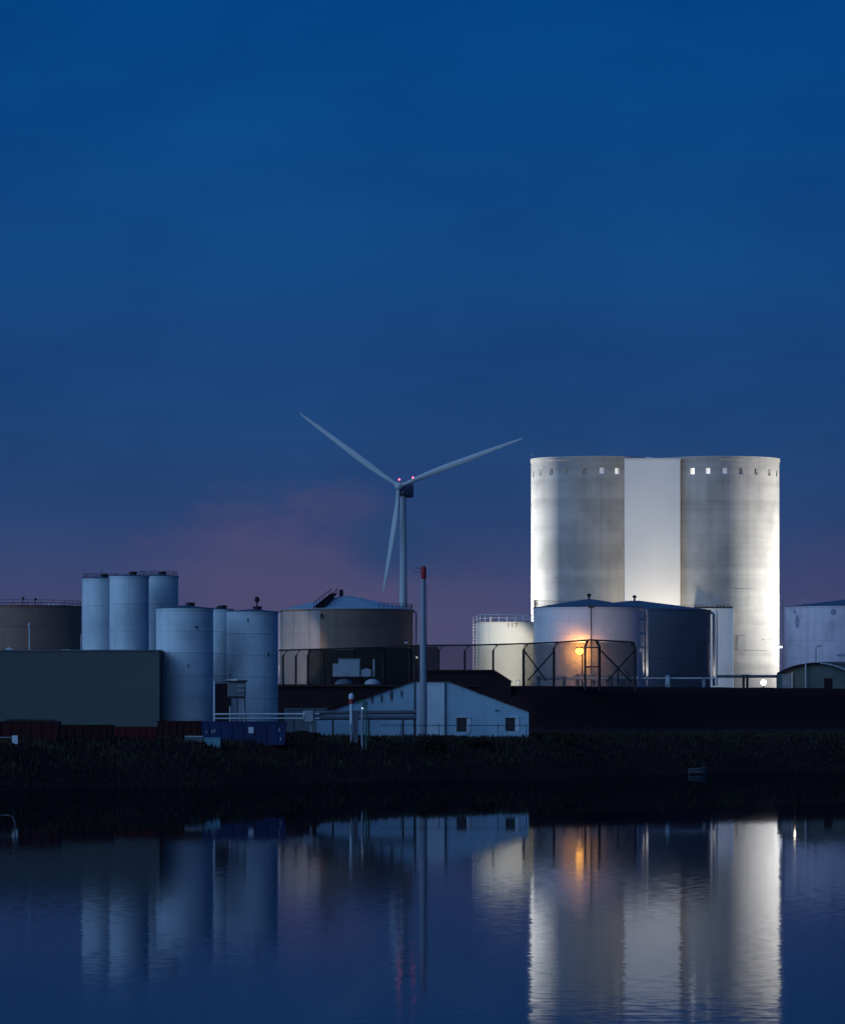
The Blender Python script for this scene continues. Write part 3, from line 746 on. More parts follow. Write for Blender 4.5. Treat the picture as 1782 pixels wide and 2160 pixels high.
mb = MB(); q = P(1697, 1282, DR - r * .6); mb.tube([q + Vector((0, 0, -.35)), q + Vector((0, 0, .45))], .045, 6); mb.build('roof_fitting', M['darksteel'], sh)

# ------------------------------------------------------------------ green warehouse
DW = 284.0
wx0, wx1 = X(-260, DW), X(336, DW); wzt = Z(1374, DW)
wh = thing('warehouse', 'windowless green-grey sheet-metal warehouse at the left edge above the red skips', 'warehouse', ((wx0 + wx1) / 2, DW, 2.2))
mb = MB(); mb.box(wx0, wx1, DW, DW + 14, 2.0, wzt); mb.build('wall', M['greensheet'], wh)
mb = MB(); mb.box(wx0 - .06, wx1 + .06, DW - .06, DW + 14.06, wzt + .003, wzt + .09); mb.build('roof', weathered('sheet_flashing', (0.13, 0.15, 0.15), None, 0.6), wh)
mb = MB(); mb.box(wx1 + .003, wx1 + .05, DW - .04, DW + .1, 2.0, wzt); mb.build('corner_trim', M['darksteel'], wh)
mb = MB(); mb.box(X(128, DW), X(146, DW), DW + .5, DW + .8, wzt + .09, wzt + .12); mb.build('roof_fitting', M['palepaint'], wh)
mb = MB(); q = (X(17, DW), DW + .6, wzt + .09); mb.prism([(q[0] - .2, q[2]), (q[0] + .25, q[2]), (q[0] + .12, q[2] + .1), (q[0] - .02, q[2] + .17), (q[0] - .15, q[2] + .1)], q[1], q[1] + .4); mb.build('roof_cowl', M['palepaint'], wh)
# pale lamp pole behind
x_ = X(62, 300); mb = MB(); mb.tube([(x_, 300, 2.2), (x_, 300, Z(1313, 300))], .05, 8, .04)
t = thing('lamp_pole', 'thin pale pole rising behind the green warehouse in front of the brown tank', 'pole', (x_, 300, 2.2)); mb.build('pole', M['palepaint'], t)
mb = MB(); mb.box(x_ - .09, x_ - .03, 299.93, 300.05, Z(1321, 300), Z(1316, 300)); mb.build('lamp_head', M['palepaint'], t)

# ------------------------------------------------------------------ skips, crates on the bank
def skip(px0, px1, D, y0, y1, mat, label, slope=0.0, depth=1.8, cat='skip', group='steel skips on the bank', ribs=6, lid=None):
    x0, x1 = X(px0, D), X(px1, D); z0, z1 = Z(y1, D), Z(y0, D)
    z0 = min(z0, gz((x0 + x1) / 2, D) - .05)
    t = thing('skip', label, cat, ((x0 + x1) / 2, D, z0), group)
    sl_ = slope * (z1 - z0)
    mb = MB(); mb.prism([(x0 + sl_, z0), (x1 - sl_, z0), (x1, z1 - .06), (x0, z1 - .06)], D, D + depth); b_ = mb.build('body', mat, t)
    mb = MB(); mb.box(x0 - .03, x1 + .03, D - .04, D + .06, z1 - .06 + .002, z1); mb.box(x0 - .03, x0 + .05, D + .063, D + depth, z1 - .058, z1); mb.box(x1 - .05, x1 + .03, D + .063, D + depth, z1 - .058, z1); mb.build('rim', mat, t)
    for k in range(ribs):
        xx = x0 + sl_ + (x1 - x0 - 2 * sl_) * (k + .5) / ribs
        mb = MB(); mb.box(xx - .035, xx + .035, D - .045, D - .002, z0 + .02, z1 - .1); mb.build('rib', mat, b_)
    return t, b_
t1, _ = skip(-40, 124, 252, 1522, 1585, M['red'], 'long dark red skip at the left edge with a black cover, under the green warehouse', .10, ribs=7)
mb = MB(); x0, x1 = X(8, 252), X(120, 252); z1 = Z(1522, 252)
mb.prism([(x0, z1 + .003), (x1, z1 + .003), (x1 - .3, z1 + .10), (X(80, 252), z1 + .09), (X(40, 252), z1 + .13), (x0 + .12, z1 + .11)], 252.05, 253.6); mb.build('cover', M['darksteel'], t1)
t2, _ = skip(126, 236, 256, 1529, 1585, M['red'], 'dark red skip in the middle of the red row below the green warehouse', .05)
mb = MB(); x0, x1 = X(160, 256), X(222, 256); z1 = Z(1529, 256)
mb.prism([(x0, z1 + .003), (x1, z1 + .003), (x1 - .3, z1 + .07), (x0 + .3, z1 + .08)], 256.05, 257.6); mb.build('load', M['green'], t2)
t3, _ = skip(238, 330, 260, 1533, 1580, M['redbright'], 'brighter dark red skip just left of the grey bank box', .05)
t4, _ = skip(332, 424, 268, 1521, 1575, M['red'], 'dark red skip below the broad pale tank, next to the blue skip', .05)
tb_, bb = skip(424, 603, 268, 1522, 1572, M['blue'], 'large blue skip with a white plate, below the twin pipes', .06, ribs=0)
D = 268
mb = MB(); mb.box(X(524, D), X(537, D), D - .03, D - .005, Z(1547, D), Z(1534, D)); mb.build('label_plate', M['palepaint'], bb)
for px, py in ((448, 1544), (453, 1542), (589, 1540), (592, 1560), (436, 1545)):
    mb = MB(); mb.box(X(px, D) - .04, X(px, D) + .04, D - .05, D - .004, Z(py + 4, D), Z(py - 4, D)); mb.bevel(.012); mb.build('bracket', M['greymetal'], bb)
for k in range(7):
    xx = X(440 + 24 * k, D); mb = MB(); mb.box(xx - .03, xx + .03, D - .04, D - .002, Z(1566, D), Z(1528, D)); mb.build('rib', M['blue'], bb)
def crate(px0, px1, D, y0, y1, mat, name, label, cat, lidmat=None):
    x0, x1 = X(px0, D), X(px1, D); z0 = min(Z(y1, D), gz((x0 + x1) / 2, D) - .03); z1 = Z(y0, D)
    t = thing(name, label, cat, ((x0 + x1) / 2, D, z0))
    mb = MB(); mb.box(x0, x1, D, D + .6, z0, z1 - .05); mb.bevel(.02); mb.build('body', mat, t)
    mb = MB(); mb.box(x0 - .02, x1 + .02, D - .02, D + .62, z1 - .048, z1); mb.bevel(.015); mb.build('lid', lidmat or mat, t)
    return t
crate(430, 465, 260.4, 1556, 1582, M['teal'], 'plastic_crate', 'small light teal box standing in front of the blue skip', 'crate')
crate(390, 428, 260.8, 1553, 1582, weathered('grey_box', (0.16, 0.17, 0.18), None, .7), 'equipment_box', 'small grey box with a pale lid between the red skips and the teal box', 'box', M['palepaint'])
# white post and rail at left edge
D = 246; x_ = X(32, D); z_ = gz(x_, D)
t = thing('marker_post', 'short post with a white plate and thin rail at the far left edge', 'post', (x_, D, z_))
mb = MB(); mb.box(x_ - .1, x_ + .1, D - .1, D + .1, z_ - .05, Z(1552, D)); mb.bevel(.03); mb.build('post', M['darksteel'], t)
mb = MB(); mb.box(x_ - .15, x_ + .15, D - .14, D - .103, Z(1570, D), Z(1552, D)); mb.bevel(.012); mb.build('plate', M['palepaint'], t)
mb = MB(); mb.tube([(x_ - 1.4, D, Z(1556, D)), (x_ - .1, D, Z(1556, D))], .025, 6); mb.tube([(x_ - 1.35, D, z_ - .05), (x_ - 1.35, D, Z(1556, D))], .025, 6); mb.build('rail', M['greymetal'], t)

# ------------------------------------------------------------------ pipe frame and twin pipes
DPp = 279.0
t = thing('pipe_rack', 'twin pale pipes above the blue skip with a tall square pipe frame', 'pipework', (X(640, DPp), DPp, 2.3))
mb = MB(); mb.tube([(X(452, DPp), DPp, 2.2), (X(452, DPp), DPp, Z(1435, DPp)), (X(500, DPp), DPp, Z(1434, DPp))], S(2.2, DPp), 10); mb.build('pipe_frame', M['galv'], t)
mb = MB(); mb.tube([(X(452, DPp), DPp - .02, Z(1507, DPp)), (X(640, DPp), DPp - .02, Z(1506.5, DPp))], S(2.2, DPp), 10); mb.build('pipe', M['galv'], t)
mb = MB(); mb.tube([(X(452, DPp), DPp - .15, Z(1516, DPp)), (X(640, DPp), DPp - .15, Z(1515.5, DPp))], S(1.7, DPp), 10); mb.build('pipe', M['galv'], t)
for px in (595, 620, 510):
    mb = MB(); mb.tube([(X(px, DPp), DPp + .05, 2.2), (X(px, DPp), DPp + .05, Z(1510, DPp))], .04, 6); mb.build('support', M['darksteel'], t)
mb = MB(); mb.tube([(X(639.5, DPp), DPp - .05, Z(1511.5, DPp)), (X(642.5, DPp), DPp - .05, Z(1511.5, DPp))], S(11.5, DPp), 20); fl = mb.build('flange', M['galv'], t)
mb = MB(); mb.box(X(643, DPp), X(662, DPp), DPp - .35, DPp + .25, Z(1524, DPp), Z(1499, DPp)); mb.bevel(.05); mb.build('valve_box', M['greymetal'], t)
for yy, rr in ((1503.5, 4.6), (1514.5, 4.8)):
    mb = MB(); mb.tube([(X(662.5, DPp), DPp - .05, Z(yy, DPp)), (X(878, DPp), DPp - .05, Z(yy - .5, DPp))], S(rr, DPp), 14); mb.build('lagged_pipe', M['darkpipe'], t)
for yy in (1506, 1516):
    mb = MB(); mb.tube([(X(664, DPp), DPp - .28, Z(yy, DPp)), (X(674, DPp), DPp - .28, Z(yy, DPp))], S(1.8, DPp), 8); mb.build('coupling', M['galv'], t)
for px in (656, 702, 778, 850, 874):
    mb = MB(); mb.tube([(X(px, DPp), DPp + .1, 2.1), (X(px, DPp), DPp + .1, Z(1511, DPp))], S(1.9, DPp), 8); mb.build('support', M['greymetal'] if px == 656 else M['darksteel'], t)
# machine on stand beside frame
D = 281.5
t = thing('pump_unit', 'boxy grey pump unit on thin legs in front of the ball-vented tank', 'pump', (X(498, D), D, 2.3))
mb = MB(); mb.box(X(480, D), X(517, D), D, D + 1.0, Z(1470, D), Z(1439, D)); mb.bevel(.04); b_ = mb.build('housing', weathered('pump_grey', (0.15, 0.16, 0.17), None, .7), t)
mb = MB(); mb.box(X(477, D), X(520, D), D - .1, D + 1.1, Z(1439, D) + .003, Z(1435, D)); mb.build('hood', M['darksteel'], t)
for yy in (1446, 1456):
    mb = MB(); mb.box(X(500, D), X(516, D), D - .05, D - .003, Z(yy + 4, D), Z(yy - 1, D)); mb.build('louvre', M['greymetal'], b_)
mb = MB(); mb.box(X(480, D), X(516, D), D - .03, D + 1.0, Z(1473.5, D), Z(1470, D) - .003); mb.build('base_tray', M['darksteel'], t)
for px in (484, 500, 522):
    mb = MB(); mb.tube([(X(px, D), D + .4, 2.2), (X(min(px, 515), D), D + .4, Z(1473, D))], .035, 6); mb.build('leg', M['darksteel'], t)
mb = MB(); mb.tube([(X(485.5, D), D - .1, 2.2), (X(485.5, D), D - .1, Z(1490, D))], .04, 8); mb.build('drain_pipe', M['galv'], t)
# dark cabinet inside the pipe frame
D = 284.2
mb = MB(); mb.box(X(452, D), X(486, D), D, D + 1.2, 2.2, Z(1442, D)); mb.bevel(.03)
tag(mb.build('steel_cabinet', M['darkwall'], None), 'tall black cabinet standing inside the pale pipe frame', 'cabinet')
# two vent stacks in front of the house
def stack(px, D, ytop, r_px, name, label, body, cap=None):
    x = X(px, D); z0 = gz(x, D)
    t = thing(name, label, 'vent pipe', (x, D, z0))
    mb = MB(); mb.tube([(x, D, z0 - .1), (x, D, Z(ytop, D))], S(r_px, D), 12); mb.build('pipe', body, t)
    return t, x, z0
t, x, z0 = stack(741, 274, 1484, 2.5, 'vent_stack', 'slim bright vent pipe with a white cap in front of the left roof slope', M['greymetal'])
mb = MB(); mb.tube([(x, 274, Z(1484, 274)), (x, 274, Z(1475, 274))], S(5.0, 274), 14); mb.build('collar', M['redcap'], t)
mb = MB(); mb.lathe([(S(5.2, 274), 0), (S(5.6, 274), S(3, 274)), (S(5.2, 274), S(9, 274)), (S(3, 274), S(12, 274)), (0, S(12.5, 274))], (x, 274, Z(1475, 274)), 16, capb=True); mb.build('cap', M['palepaint'], t)
mb = MB(); mb.tube([(x, 274, Z(1527, 274)), (x, 274, Z(1485, 274))], S(3.3, 274), 12); mb.build('sleeve', M['galv'], t)
mb = MB(); mb.box(x + S(4, 274), x + S(14, 274), 274, 274.5, z0, Z(1500, 274)); mb.build('side_cabinet', M['darkpipe'], t)
t, x, z0 = stack(764, 273, 1492, 2.6, 'vent_stack', 'shorter grey vent pipe under a green bracket with a tiny lamp', M['greymetal'])
mb = MB(); mb.tube([(x - .25, 273, Z(1484, 273)), (x - .1, 273, Z(1479, 273)), (x + .15, 273, Z(1479, 273)), (x + .22, 273, Z(1493, 273)), (x + .22, 273, z0)], .05, 8); mb.build('bracket', M['green'], t)
mb = MB(); mb.ball((x, 272.9, Z(1494.5, 273)), .045, 8); mb.build('lamp', emit('tiny_lamp', (0.8, 0.9, 1.0), 1.2), t)

# ------------------------------------------------------------------ pale gabled house
DH = 302.0; yb = 2.1
hs = thing('gabled_house', 'pale blue-white gable-ended house with two small dark windows by the water', 'house', (X(893, DH), DH, yb))
outline = [(668, 1508), (700, 1498), (872, 1438), (945, 1438), (1115, 1502)]
def topz(px):
    for (a, b), (c, d_) in zip(outline, outline[1:]):
        if a <= px <= c: return Z(b + (d_ - b) * (px - a) / (c - a), DH)
holes = [(963, 984, 1515, 1544), (1066, 1086, 1515, 1543)]
cuts = sorted({p for p, _ in outline} | {h[0] for h in holes} | {h[1] for h in holes} | {877.5, 936.5})
mb = MB()
for a, b in zip(cuts, cuts[1:]):
    hh = [h for h in holes if h[0] <= a and b <= h[1]]
    x0, x1 = X(a, DH), X(b, DH)
    if hh:
        h = hh[0]
        mb.face(((x0, DH, yb), (x1, DH, yb), (x1, DH, Z(h[3], DH)), (x0, DH, Z(h[3], DH))))
        mb.face(((x0, DH, Z(h[2], DH)), (x1, DH, Z(h[2], DH)), (x1, DH, topz(b)), (x0, DH, topz(a))))
    elif not (a >= 877.5 and b <= 936.5):
        mb.face(((x0, DH, yb), (x1, DH, yb), (x1, DH, topz(b)), (x0, DH, topz(a))))
xr, xl = X(1115, DH), X(668, DH)
mb.face(((xr, DH, yb), (xr, DH + 12, yb), (xr, DH + 12, topz(1115)), (xr, DH, topz(1115))))
mb.face(((xl, DH + 12, yb), (xl, DH, yb), (xl, DH, topz(668)), (xl, DH + 12, topz(668))))
mb.face([(X(p, DH), DH + 12, Z(q, DH)) for p, q in reversed(outline)] + [(xl, DH + 12, yb), (xr, DH + 12, yb)])
wall = mb.build('wall', M['housewall'], hs, fix=False)
mb = MB(); mb.box(X(877.5, DH), X(936.5, DH), DH, DH + .2, yb, Z(1438.5, DH)); mb.build('centre_strip', M['housestrip'], hs)
for px in (874.5, 939):
    mb = MB(); mb.tube([(X(px, DH), DH - .06, yb), (X(px, DH), DH - .06, Z(1440, DH))], S(1.7, DH), 8); mb.build('downpipe', M['darkpipe'], hs)
mb = MB(); th = .10
for (a, b), (c, d_) in zip(outline, outline[1:]):
    z0, z1 = Z(b, DH), Z(d_, DH); x0, x1 = X(a, DH), X(c, DH)
    mb.prism([(x0, z0 + .004), (x1, z1 + .004), (x1, z1 + th), (x0, z0 + th)], DH - .12, DH + 12.1)
mb.build('roof', M['brownroof'], hs)
for (a, b, y0, y1) in holes:
    x0, x1, z0, z1 = X(a, DH), X(b, DH), Z(y1, DH), Z(y0, DH)
    mb = MB()
    for q in (((x0, z0), (x0, z1)), ((x0, z1), (x1, z1)), ((x1, z1), (x1, z0)), ((x1, z0), (x0, z0))):
        (u0, v0), (u1, v1) = q; mb.face(((u0, DH, v0), (u1, DH, v1), (u1, DH + .18, v1), (u0, DH + .18, v0)))
    wo = mb.build('window', M['darkpipe'], hs)
    mb = MB(); mb.face(((x0, DH + .17, z0), (x1, DH + .17, z0), (x1, DH + .17, z1), (x0, DH + .17, z1))); mb.build('pane', M['glass'], wo, fix=False)
    mb = MB(); mb.tube([((x0 + x1) / 2, DH + .15, z0), ((x0 + x1) / 2, DH + .15, z1)], .015, 5); mb.build('glazing_bar', M['darkpipe'], wo)
    mb = MB(); mb.box(x0 - .05, x1 + .28, DH - .10, DH - .003, z1 + .02, z1 + .09); mb.build('hood', M['palepaint'], wo)
    mb = MB(); mb.box(x1 + .04, x1 + .26, DH - .05, DH - .004, z0 - .02, z1 + .017); mb.build('shutter', M['housestrip'], wo)
r_ = random.Random(5)
for px, py, wpx, hpx in ((785, 1475, 7, 20), (805, 1474, 6, 18), (826, 1468, 8, 24), (847, 1464, 5, 16), (770, 1487, 12, 14)):
    mb = MB(); c_ = P(px, py, DH); c_.y = DH - .03; pts = []
    for k in range(12):
        u = k * 2 * math.pi / 12; pts.append(c_ + Vector((math.cos(u) * S(wpx, DH) / 2 * (.8 + .3 * r_.random()) * (1.1 if math.sin(u) > 0 else .7), 0, math.sin(u) * S(hpx, DH) / 2)))
    for A0, B0 in zip(pts, pts[1:] + pts[:1]): mb.face((c_ + Vector((0, -.03, 0)), A0, B0)); mb.face((A0, A0 + Vector((0, .03, 0)), B0 + Vector((0, .03, 0)), B0))
    mb.build('wall_vent', M['darkpipe'], wall)
for px, py in ((1012, 1463), (1048, 1499), (1067, 1483)):
    mb = MB(); q = P(px, py, DH); mb.box(q.x - .12, q.x + .12, DH - .06, DH - .003, q.z - .03, q.z + .04); mb.build('wall_fitting', M['darkpipe'], wall)
# rail in front of the house
D = 290
t = thing('handrail', 'thin dark handrail on posts across the front of the pale house', 'railing', (X(950, D), D, 2.1))
mb = MB(); mb.tube([(X(800, D), D, Z(1530, D)), (X(1113, D), D, Z(1531, D))], .022, 6); mb.build('top_rail', M['darksteel'], t)
for px in (846, 875, 926, 990, 1050, 1110):
    mb = MB(); mb.tube([(X(px, D), D, 1.9), (X(px, D), D, Z(1527, D))], .024, 6); mb.build('post', M['darksteel'], t)

# mast with red cap
D = 296; x = X(892.5, D); z0 = gz(x, D)
t = thing('signal_mast', 'tall slim grey mast with red cap before the pale gabled house', 'mast', (x, D, z0))
mb = MB(); mb.lathe([(S(8.2, D), z0 - .1), (S(8.0, D), Z(1440, D)), (S(7.0, D), Z(1436, D)), (S(6.8, D), Z(1358, D)), (S(6.2, D), Z(1354, D)), (S(5.2, D), Z(1222, D))], (x, D, 0), 20, capt=True); mb.build('pole', M['mast'], t)
mb = MB(); mb.lathe([(S(4, D), Z(1222, D)), (S(5.4, D), Z(1219, D)), (S(5.6, D), Z(1200, D)), (S(4.2, D), Z(1195, D)), (0, Z(1194, D))], (x + S(1, D), D, 0), 18, capb=True); cp = mb.build('cap', M['redcap'], t)
for yy, l in ((1199, 878), (1207, 874)):
    mb = MB(); mb.tube([(x, D, Z(yy, D)), (X(l, D), D - .05, Z(yy - .5, D))], .022, 6); mb.build('side_arm', M['darksteel'], t)
mb = MB(); mb.tube([(X(900, D), D - .05, z0), (X(900, D), D - .05, Z(1230, D))], .018, 6); mb.build('cable', M['darkpipe'], t)

# ------------------------------------------------------------------ dark shed, mounds, cabins on the embankment
D = 352
sx0, sx1 = X(560, D), X(1010, D); zt = Z(1449, D)
t = thing('dark_shed', 'long dark brown shed with two pale roof domes behind the pale house', 'shed', ((sx0 + sx1) / 2, D, 2.3))
mb = MB(); mb.box(sx0, sx1, D, D + 18, 2.0, zt); mb.build('wall', M['darkwall'], t)
mb = MB(); mb.box(sx0 - .2, sx1 + .2, D - .2, D + 18.2, zt + .003, zt + .18); rf = mb.build('roof', M['brownroof'], t)
for px0, px1, mt in ((705, 744, M['darkpipe']), (768, 802, M['cabin'])):
    cx_ = X((px0 + px1) / 2, D); rr = S((px1 - px0) / 2, D)
    mb = MB(); mb.lathe([(rr, 0), (rr * .96, .12), (rr * .75, .28), (rr * .4, .38), (0, .42)], (cx_, D + 1.2, zt + .18), 24); mb.build('roof_dome', mt, rf)
mb = MB(); mb.box(X(600, D), X(690, D), D - .5, D - .01, 2.0, Z(1497, D)); mb.box(X(600, D), X(690, D), D - .55, D, Z(1497, D) + .003, Z(1494, D)); mb.build('lean_to', M['darkpipe'], t)
D = 434; x0, x1, x2 = X(884, D), X(1040, D), X(1078, D)
zz = Z(1438, D) ; zt = Z(1413, D)
t = thing('low_shed', 'low dark flat-topped shed with a sloping right side under the security fence', 'shed', ((x0 + x1) / 2, D, 6.0))
mb = MB(); mb.prism([(x0, 5.0), (x2, 5.0), (x2, Z(1438, D)), (x1, zt - .15), (x0, zt - .15)], D, D + 5); mb.build('wall', M['darkwall'], t)
mb = MB(); mb.prism([(x0 - .1, zt - .147), (x1, zt - .147), (x2, Z(1438, D) + .003), (x2 + .15, Z(1438, D) + .003), (x1 + .08, zt), (x0 - .1, zt)], D - .2, D + 5.2); mb.build('roof', M['brownroof'], t)
# white cabins
D = 431
def plinth(x0, x1, z, D, par):
    mb = MB(); mb.box(x0, x1, D, D + 1.8, 5.0, z); return mb.build('plinth', M['darkwall'], par)
x0, x1 = X(702, D), X(759, D); zb = Z(1428, D)
t = thing('site_cabin', 'larger white cabin with a side annex on the dark embankment below the brown tank', 'cabin', ((x0 + x1) / 2, D, 6.4))
plinth(x0 - .2, x1 + .1, zb - .003, D - .1, t)
mb = MB(); mb.box(X(714, D), x1, D, D + 1.6, zb, Z(1391, D)); mb.bevel(.04); mb.build('body', M['cabin'], t)
mb = MB(); mb.box(x0, X(714, D) - .003, D + .1, D + 1.5, zb, Z(1400, D)); mb.bevel(.04); mb.build('annex', M['cabin'], t)
mb = MB(); mb.box(X(712, D), x1 + .05, D - .05, D + 1.65, Z(1391, D) + .003, Z(1389.5, D)); mb.build('roof', M['greymetal'], t)
x0, x1 = X(761, D), X(783, D)
t = thing('water_tank', 'small pale box tank right beside the larger white cabin', 'tank', ((x0 + x1) / 2, D, 6.4))
plinth(x0 - .02, x1 + .3, zb - .003, D + .02, t)
mb = MB(); mb.box(x0, x1, D + .1, D + 1.2, zb, Z(1412, D)); mb.bevel(.06, 2); mb.build('body', M['cabin'], t)
mb = MB(); mb.box(x0 + .3, x1 - .3, D + .4, D + .8, Z(1412, D) + .003, Z(1409.5, D)); mb.build('lid', M['greymetal'], t)
x = X(788.5, D)
t = thing('gas_bottle', 'slim upright pale cylinder standing right of the small box tank', 'cylinder', (x, D, 6.4))
mb = MB(); mb.tube([(x, D + .3, 5.5), (x, D + .3, Z(1391, D))], S(2.2, D), 10); mb.build('body', M['cabin'], t)
mb = MB(); mb.tube([(x + .18, D + .4, 5.5), (x + .18, D + .4, Z(1388, D))], S(2.6, D), 10); mb.build('shroud', M['darksteel'], t)

# ------------------------------------------------------------------ security fence along the crest
DF = 440.0
fence = thing('security_fence', 'dark chain-link security fence with cranked posts along the crest of the embankment', 'fence', (X(960, DF), DF, 6.3))
TOP = [(588, 1372), (690, 1369.5), (880, 1362), (1000, 1361), (1110, 1358), (1180, 1355), (1245, 1350), (1335, 1354.5)]
def ftop(px):
    for (a, b), (c, d_) in zip(TOP, TOP[1:]):
        if a <= px <= c: return b + (d_ - b) * (px - a) / (c - a)
    return TOP[0][1] if px < TOP[0][0] else TOP[-1][1]
mb = MB(); mb.tube([P(a, b, DF) for a, b in TOP], .075, 8); mb.build('top_rail', M['darksteel'], fence)
posts = [597, 624, 649, 682, 745, 808, 864, 925, 980, 1040, 1104, 1168, 1234, 1264, 1339.5]
for px in posts:
    k = 9 if px < 1230 else (-7 if px in (1264, 1339.5) else 6)
    kk = -k if px == 1339.5 else k
    yt = ftop(px + (k if px < 1300 else -9))
    rr = .125 if px in (1104, 1339.5, 1264, 1168) else .10
    a_, b_, c_ = P(px, 1450, DF), P(px, yt + 13, DF), P(px + (k if px < 1300 else -9), yt, DF)
    a_.z = 6.2
    mb = MB(); mb.tube([a_, b_, c_], rr, 8); mb.build('post', M['darksteel'], fence)
def wires(px0, px1, t_=.013):
    mb = MB(); x0, x1 = X(px0, DF), X(px1, DF); st = .085
    y_ = DF + .05
    zlo = 6.5
    H = Z(ftop((px0 + px1) / 2) + 2, DF) - zlo
    def seg(ax, az, bx, bz, dy):
        # clip in x
        if bx < ax: ax, az, bx, bz = bx, bz, ax, az
        if ax < x0:
            f_ = (x0 - ax) / (bx - ax); az += (bz - az) * f_; ax = x0
        if bx > x1:
            f_ = (x1 - ax) / (bx - ax); bz = az + (bz - az) * f_; bx = x1
        if bx - ax < .02: return
        dxn, dzn = (bx - ax), (bz - az); l = math.hypot(dxn, dzn); nx, nz = -dzn / l * t_, dxn / l * t_
        mb.face(((ax - nx, y_ + dy, az - nz), (bx - nx, y_ + dy, bz - nz), (bx + nx, y_ + dy, bz + nz), (ax + nx, y_ + dy, az + nz)))
        mb.face(((ax, y_ + dy - t_, az), (bx, y_ + dy - t_, bz), (bx, y_ + dy + t_, bz), (ax, y_ + dy + t_, az)))
    n = int((x1 - x0 + H) / st) + 1
    for k in range(n):
        u = x0 - H + k * st
        seg(u, zlo, u + H, zlo + H, 0); seg(u + H, zlo, u, zlo + H, .02)
    return mb.build('mesh_panel', M['darksteel'], fence, fix=False, sharp=False)
bays = [588, 649, 745, 864, 925, 980, 1040, 1104, 1168, 1234, 1264, 1339.5]
for a, b in zip(bays, bays[1:]): wires(a, b, .021 if b <= 925 and a > 640 else (.007 if b <= 1104 else .014))
for pts, rr in ((((1106, 1374), (1152, 1436)), .08), (((1168, 1374), (1113, 1436)), .08), (((1266, 1371), (1332, 1440)), .085), (((1339, 1371), (1277, 1440)), .085),
                (((1234, 1366), (1264, 1366)), .065), (((1234, 1407), (1264, 1407)), .065), (((1303, 1406), (1303, 1444)), .08), (((1316, 1410), (1330, 1432)), .06)):
    mb = MB(); q = [P(px, py, DF) - Vector((0, .08, 0)) for px, py in pts]; mb.tube(q, rr, 6); mb.build('brace', M['darksteel'], fence)

# ------------------------------------------------------------------ lamps and pipes on the crest
DO = 463.0
lp = P(1222, 1374, DO)
t = thing('sodium_lamp', 'glowing orange lamp on a post in front of the lavender tank', 'lamp', (lp.x + .1, DO, 6.45))
mb = MB(); mb.tube([(lp.x + .28, DO + .2, 6.4), (lp.x + .28, DO + .2, lp.z + .1), (lp.x + .05, DO + .1, lp.z + .42)], .05, 8); mb.build('post', M['darksteel'], t)
mb = MB(); mb.ball(lp, .34, 16, 1.15, .8, .9); mb.build('lamp_globe', emit('sodium_glow', (1.0, 0.45, 0.06), 18.0), t)
mb = MB(); mb.lathe([(.05, .44), (.30, .42), (.40, .36), (.40, .33)], lp, 16); mb.build('lamp_hood', M['darksteel'], t)
spot('sodium_light', lp + Vector((0, .40, 0)), lp + Vector((0, 2, -0.2)), 620, (1.0, 0.38, 0.05), 165, .6, .2)
spot('fill_spot', lp + Vector((-.6, -11, -1.2)), (X(1242, DL), DL - 5, lp.z + .6), 1500, (1.0, 0.72, 0.64), 56, .8, .3)  # added fill for the lavender tank, stands in for an unseen source
def hpipe(name, label, px0, px1, D, py, r, mat, sup, supmat=None, zb=6.2, cat='pipe', group='pipes along the embankment crest'):
    z = Z(py, D)
    t = thing(name, label, cat, (X((px0 + px1) / 2, D), D, zb), group)
    mb = MB(); mb.tube([(X(px0, D), D, z), (X(px1, D), D, z)], r, 12); mb.build('pipe', mat, t)
    for px in sup:
        mb = MB(); mb.box(X(px, D) - .14, X(px, D) + .14, D - .12, D + .12, zb, z - r + .01); mb.build('support', supmat or M['greymetal'], t)
        mb = MB(); mb.box(X(px, D) - .18, X(px, D) + .18, D - .16, D + .16, z - r - .02, z + r + .04); mb.build('clamp', supmat or M['greymetal'], t)
    return t
hpipe('pipeline', 'long pale pipe lit orange by the lamp along the foot of the lavender tank', 1130, 1345, 459.5, 1431, .13, M['palepaint'], (1136, 1190, 1290))
hpipe('pipeline', 'short upper pipe on stands right behind the orange lamp post', 1212, 1288, 461.5, 1424, .08, M['palepaint'], (1218, 1252, 1284))
hpipe('pipeline', 'pale pipe along the foot of the shade-dark tank', 1347, 1515, 468, 1431, .07, M['palepaint'], (1410, 1484))
hpipe('pipeline', 'thick dark pipe crossing in front of the slab building and right silo drum', 1512, 1648, 560, 1427, .17, M['darkpipe'], (1568, 1576, 1640), M['darksteel'])
for px, w_ in ((1408, 9), (1092, 8)):
    D = 455 if px > 1200 else 471.5; mb = MB(); mb.box(X(px - w_ / 2, D), X(px + w_ / 2, D), D, D + .4, 6.3, Z(1424 if px > 1200 else 1434, D)); mb.bevel(.03)
    t = thing('junction_box', 'pale junction box at the foot of the shade-dark tank' if px > 1200 else 'small pale junction box at the foot of the cream tank', 'box', (X(px, D), D, 6.3)); mb.build('body', M['greymetal'], t)
    mb = MB(); mb.box(X(px - w_ / 2, D) + .05, X(px + w_ / 2, D) - .05, D - .02, D - .003, 6.9, Z(1428 if px > 1200 else 1437, D)); mb.build('door', M['palepaint'], t)
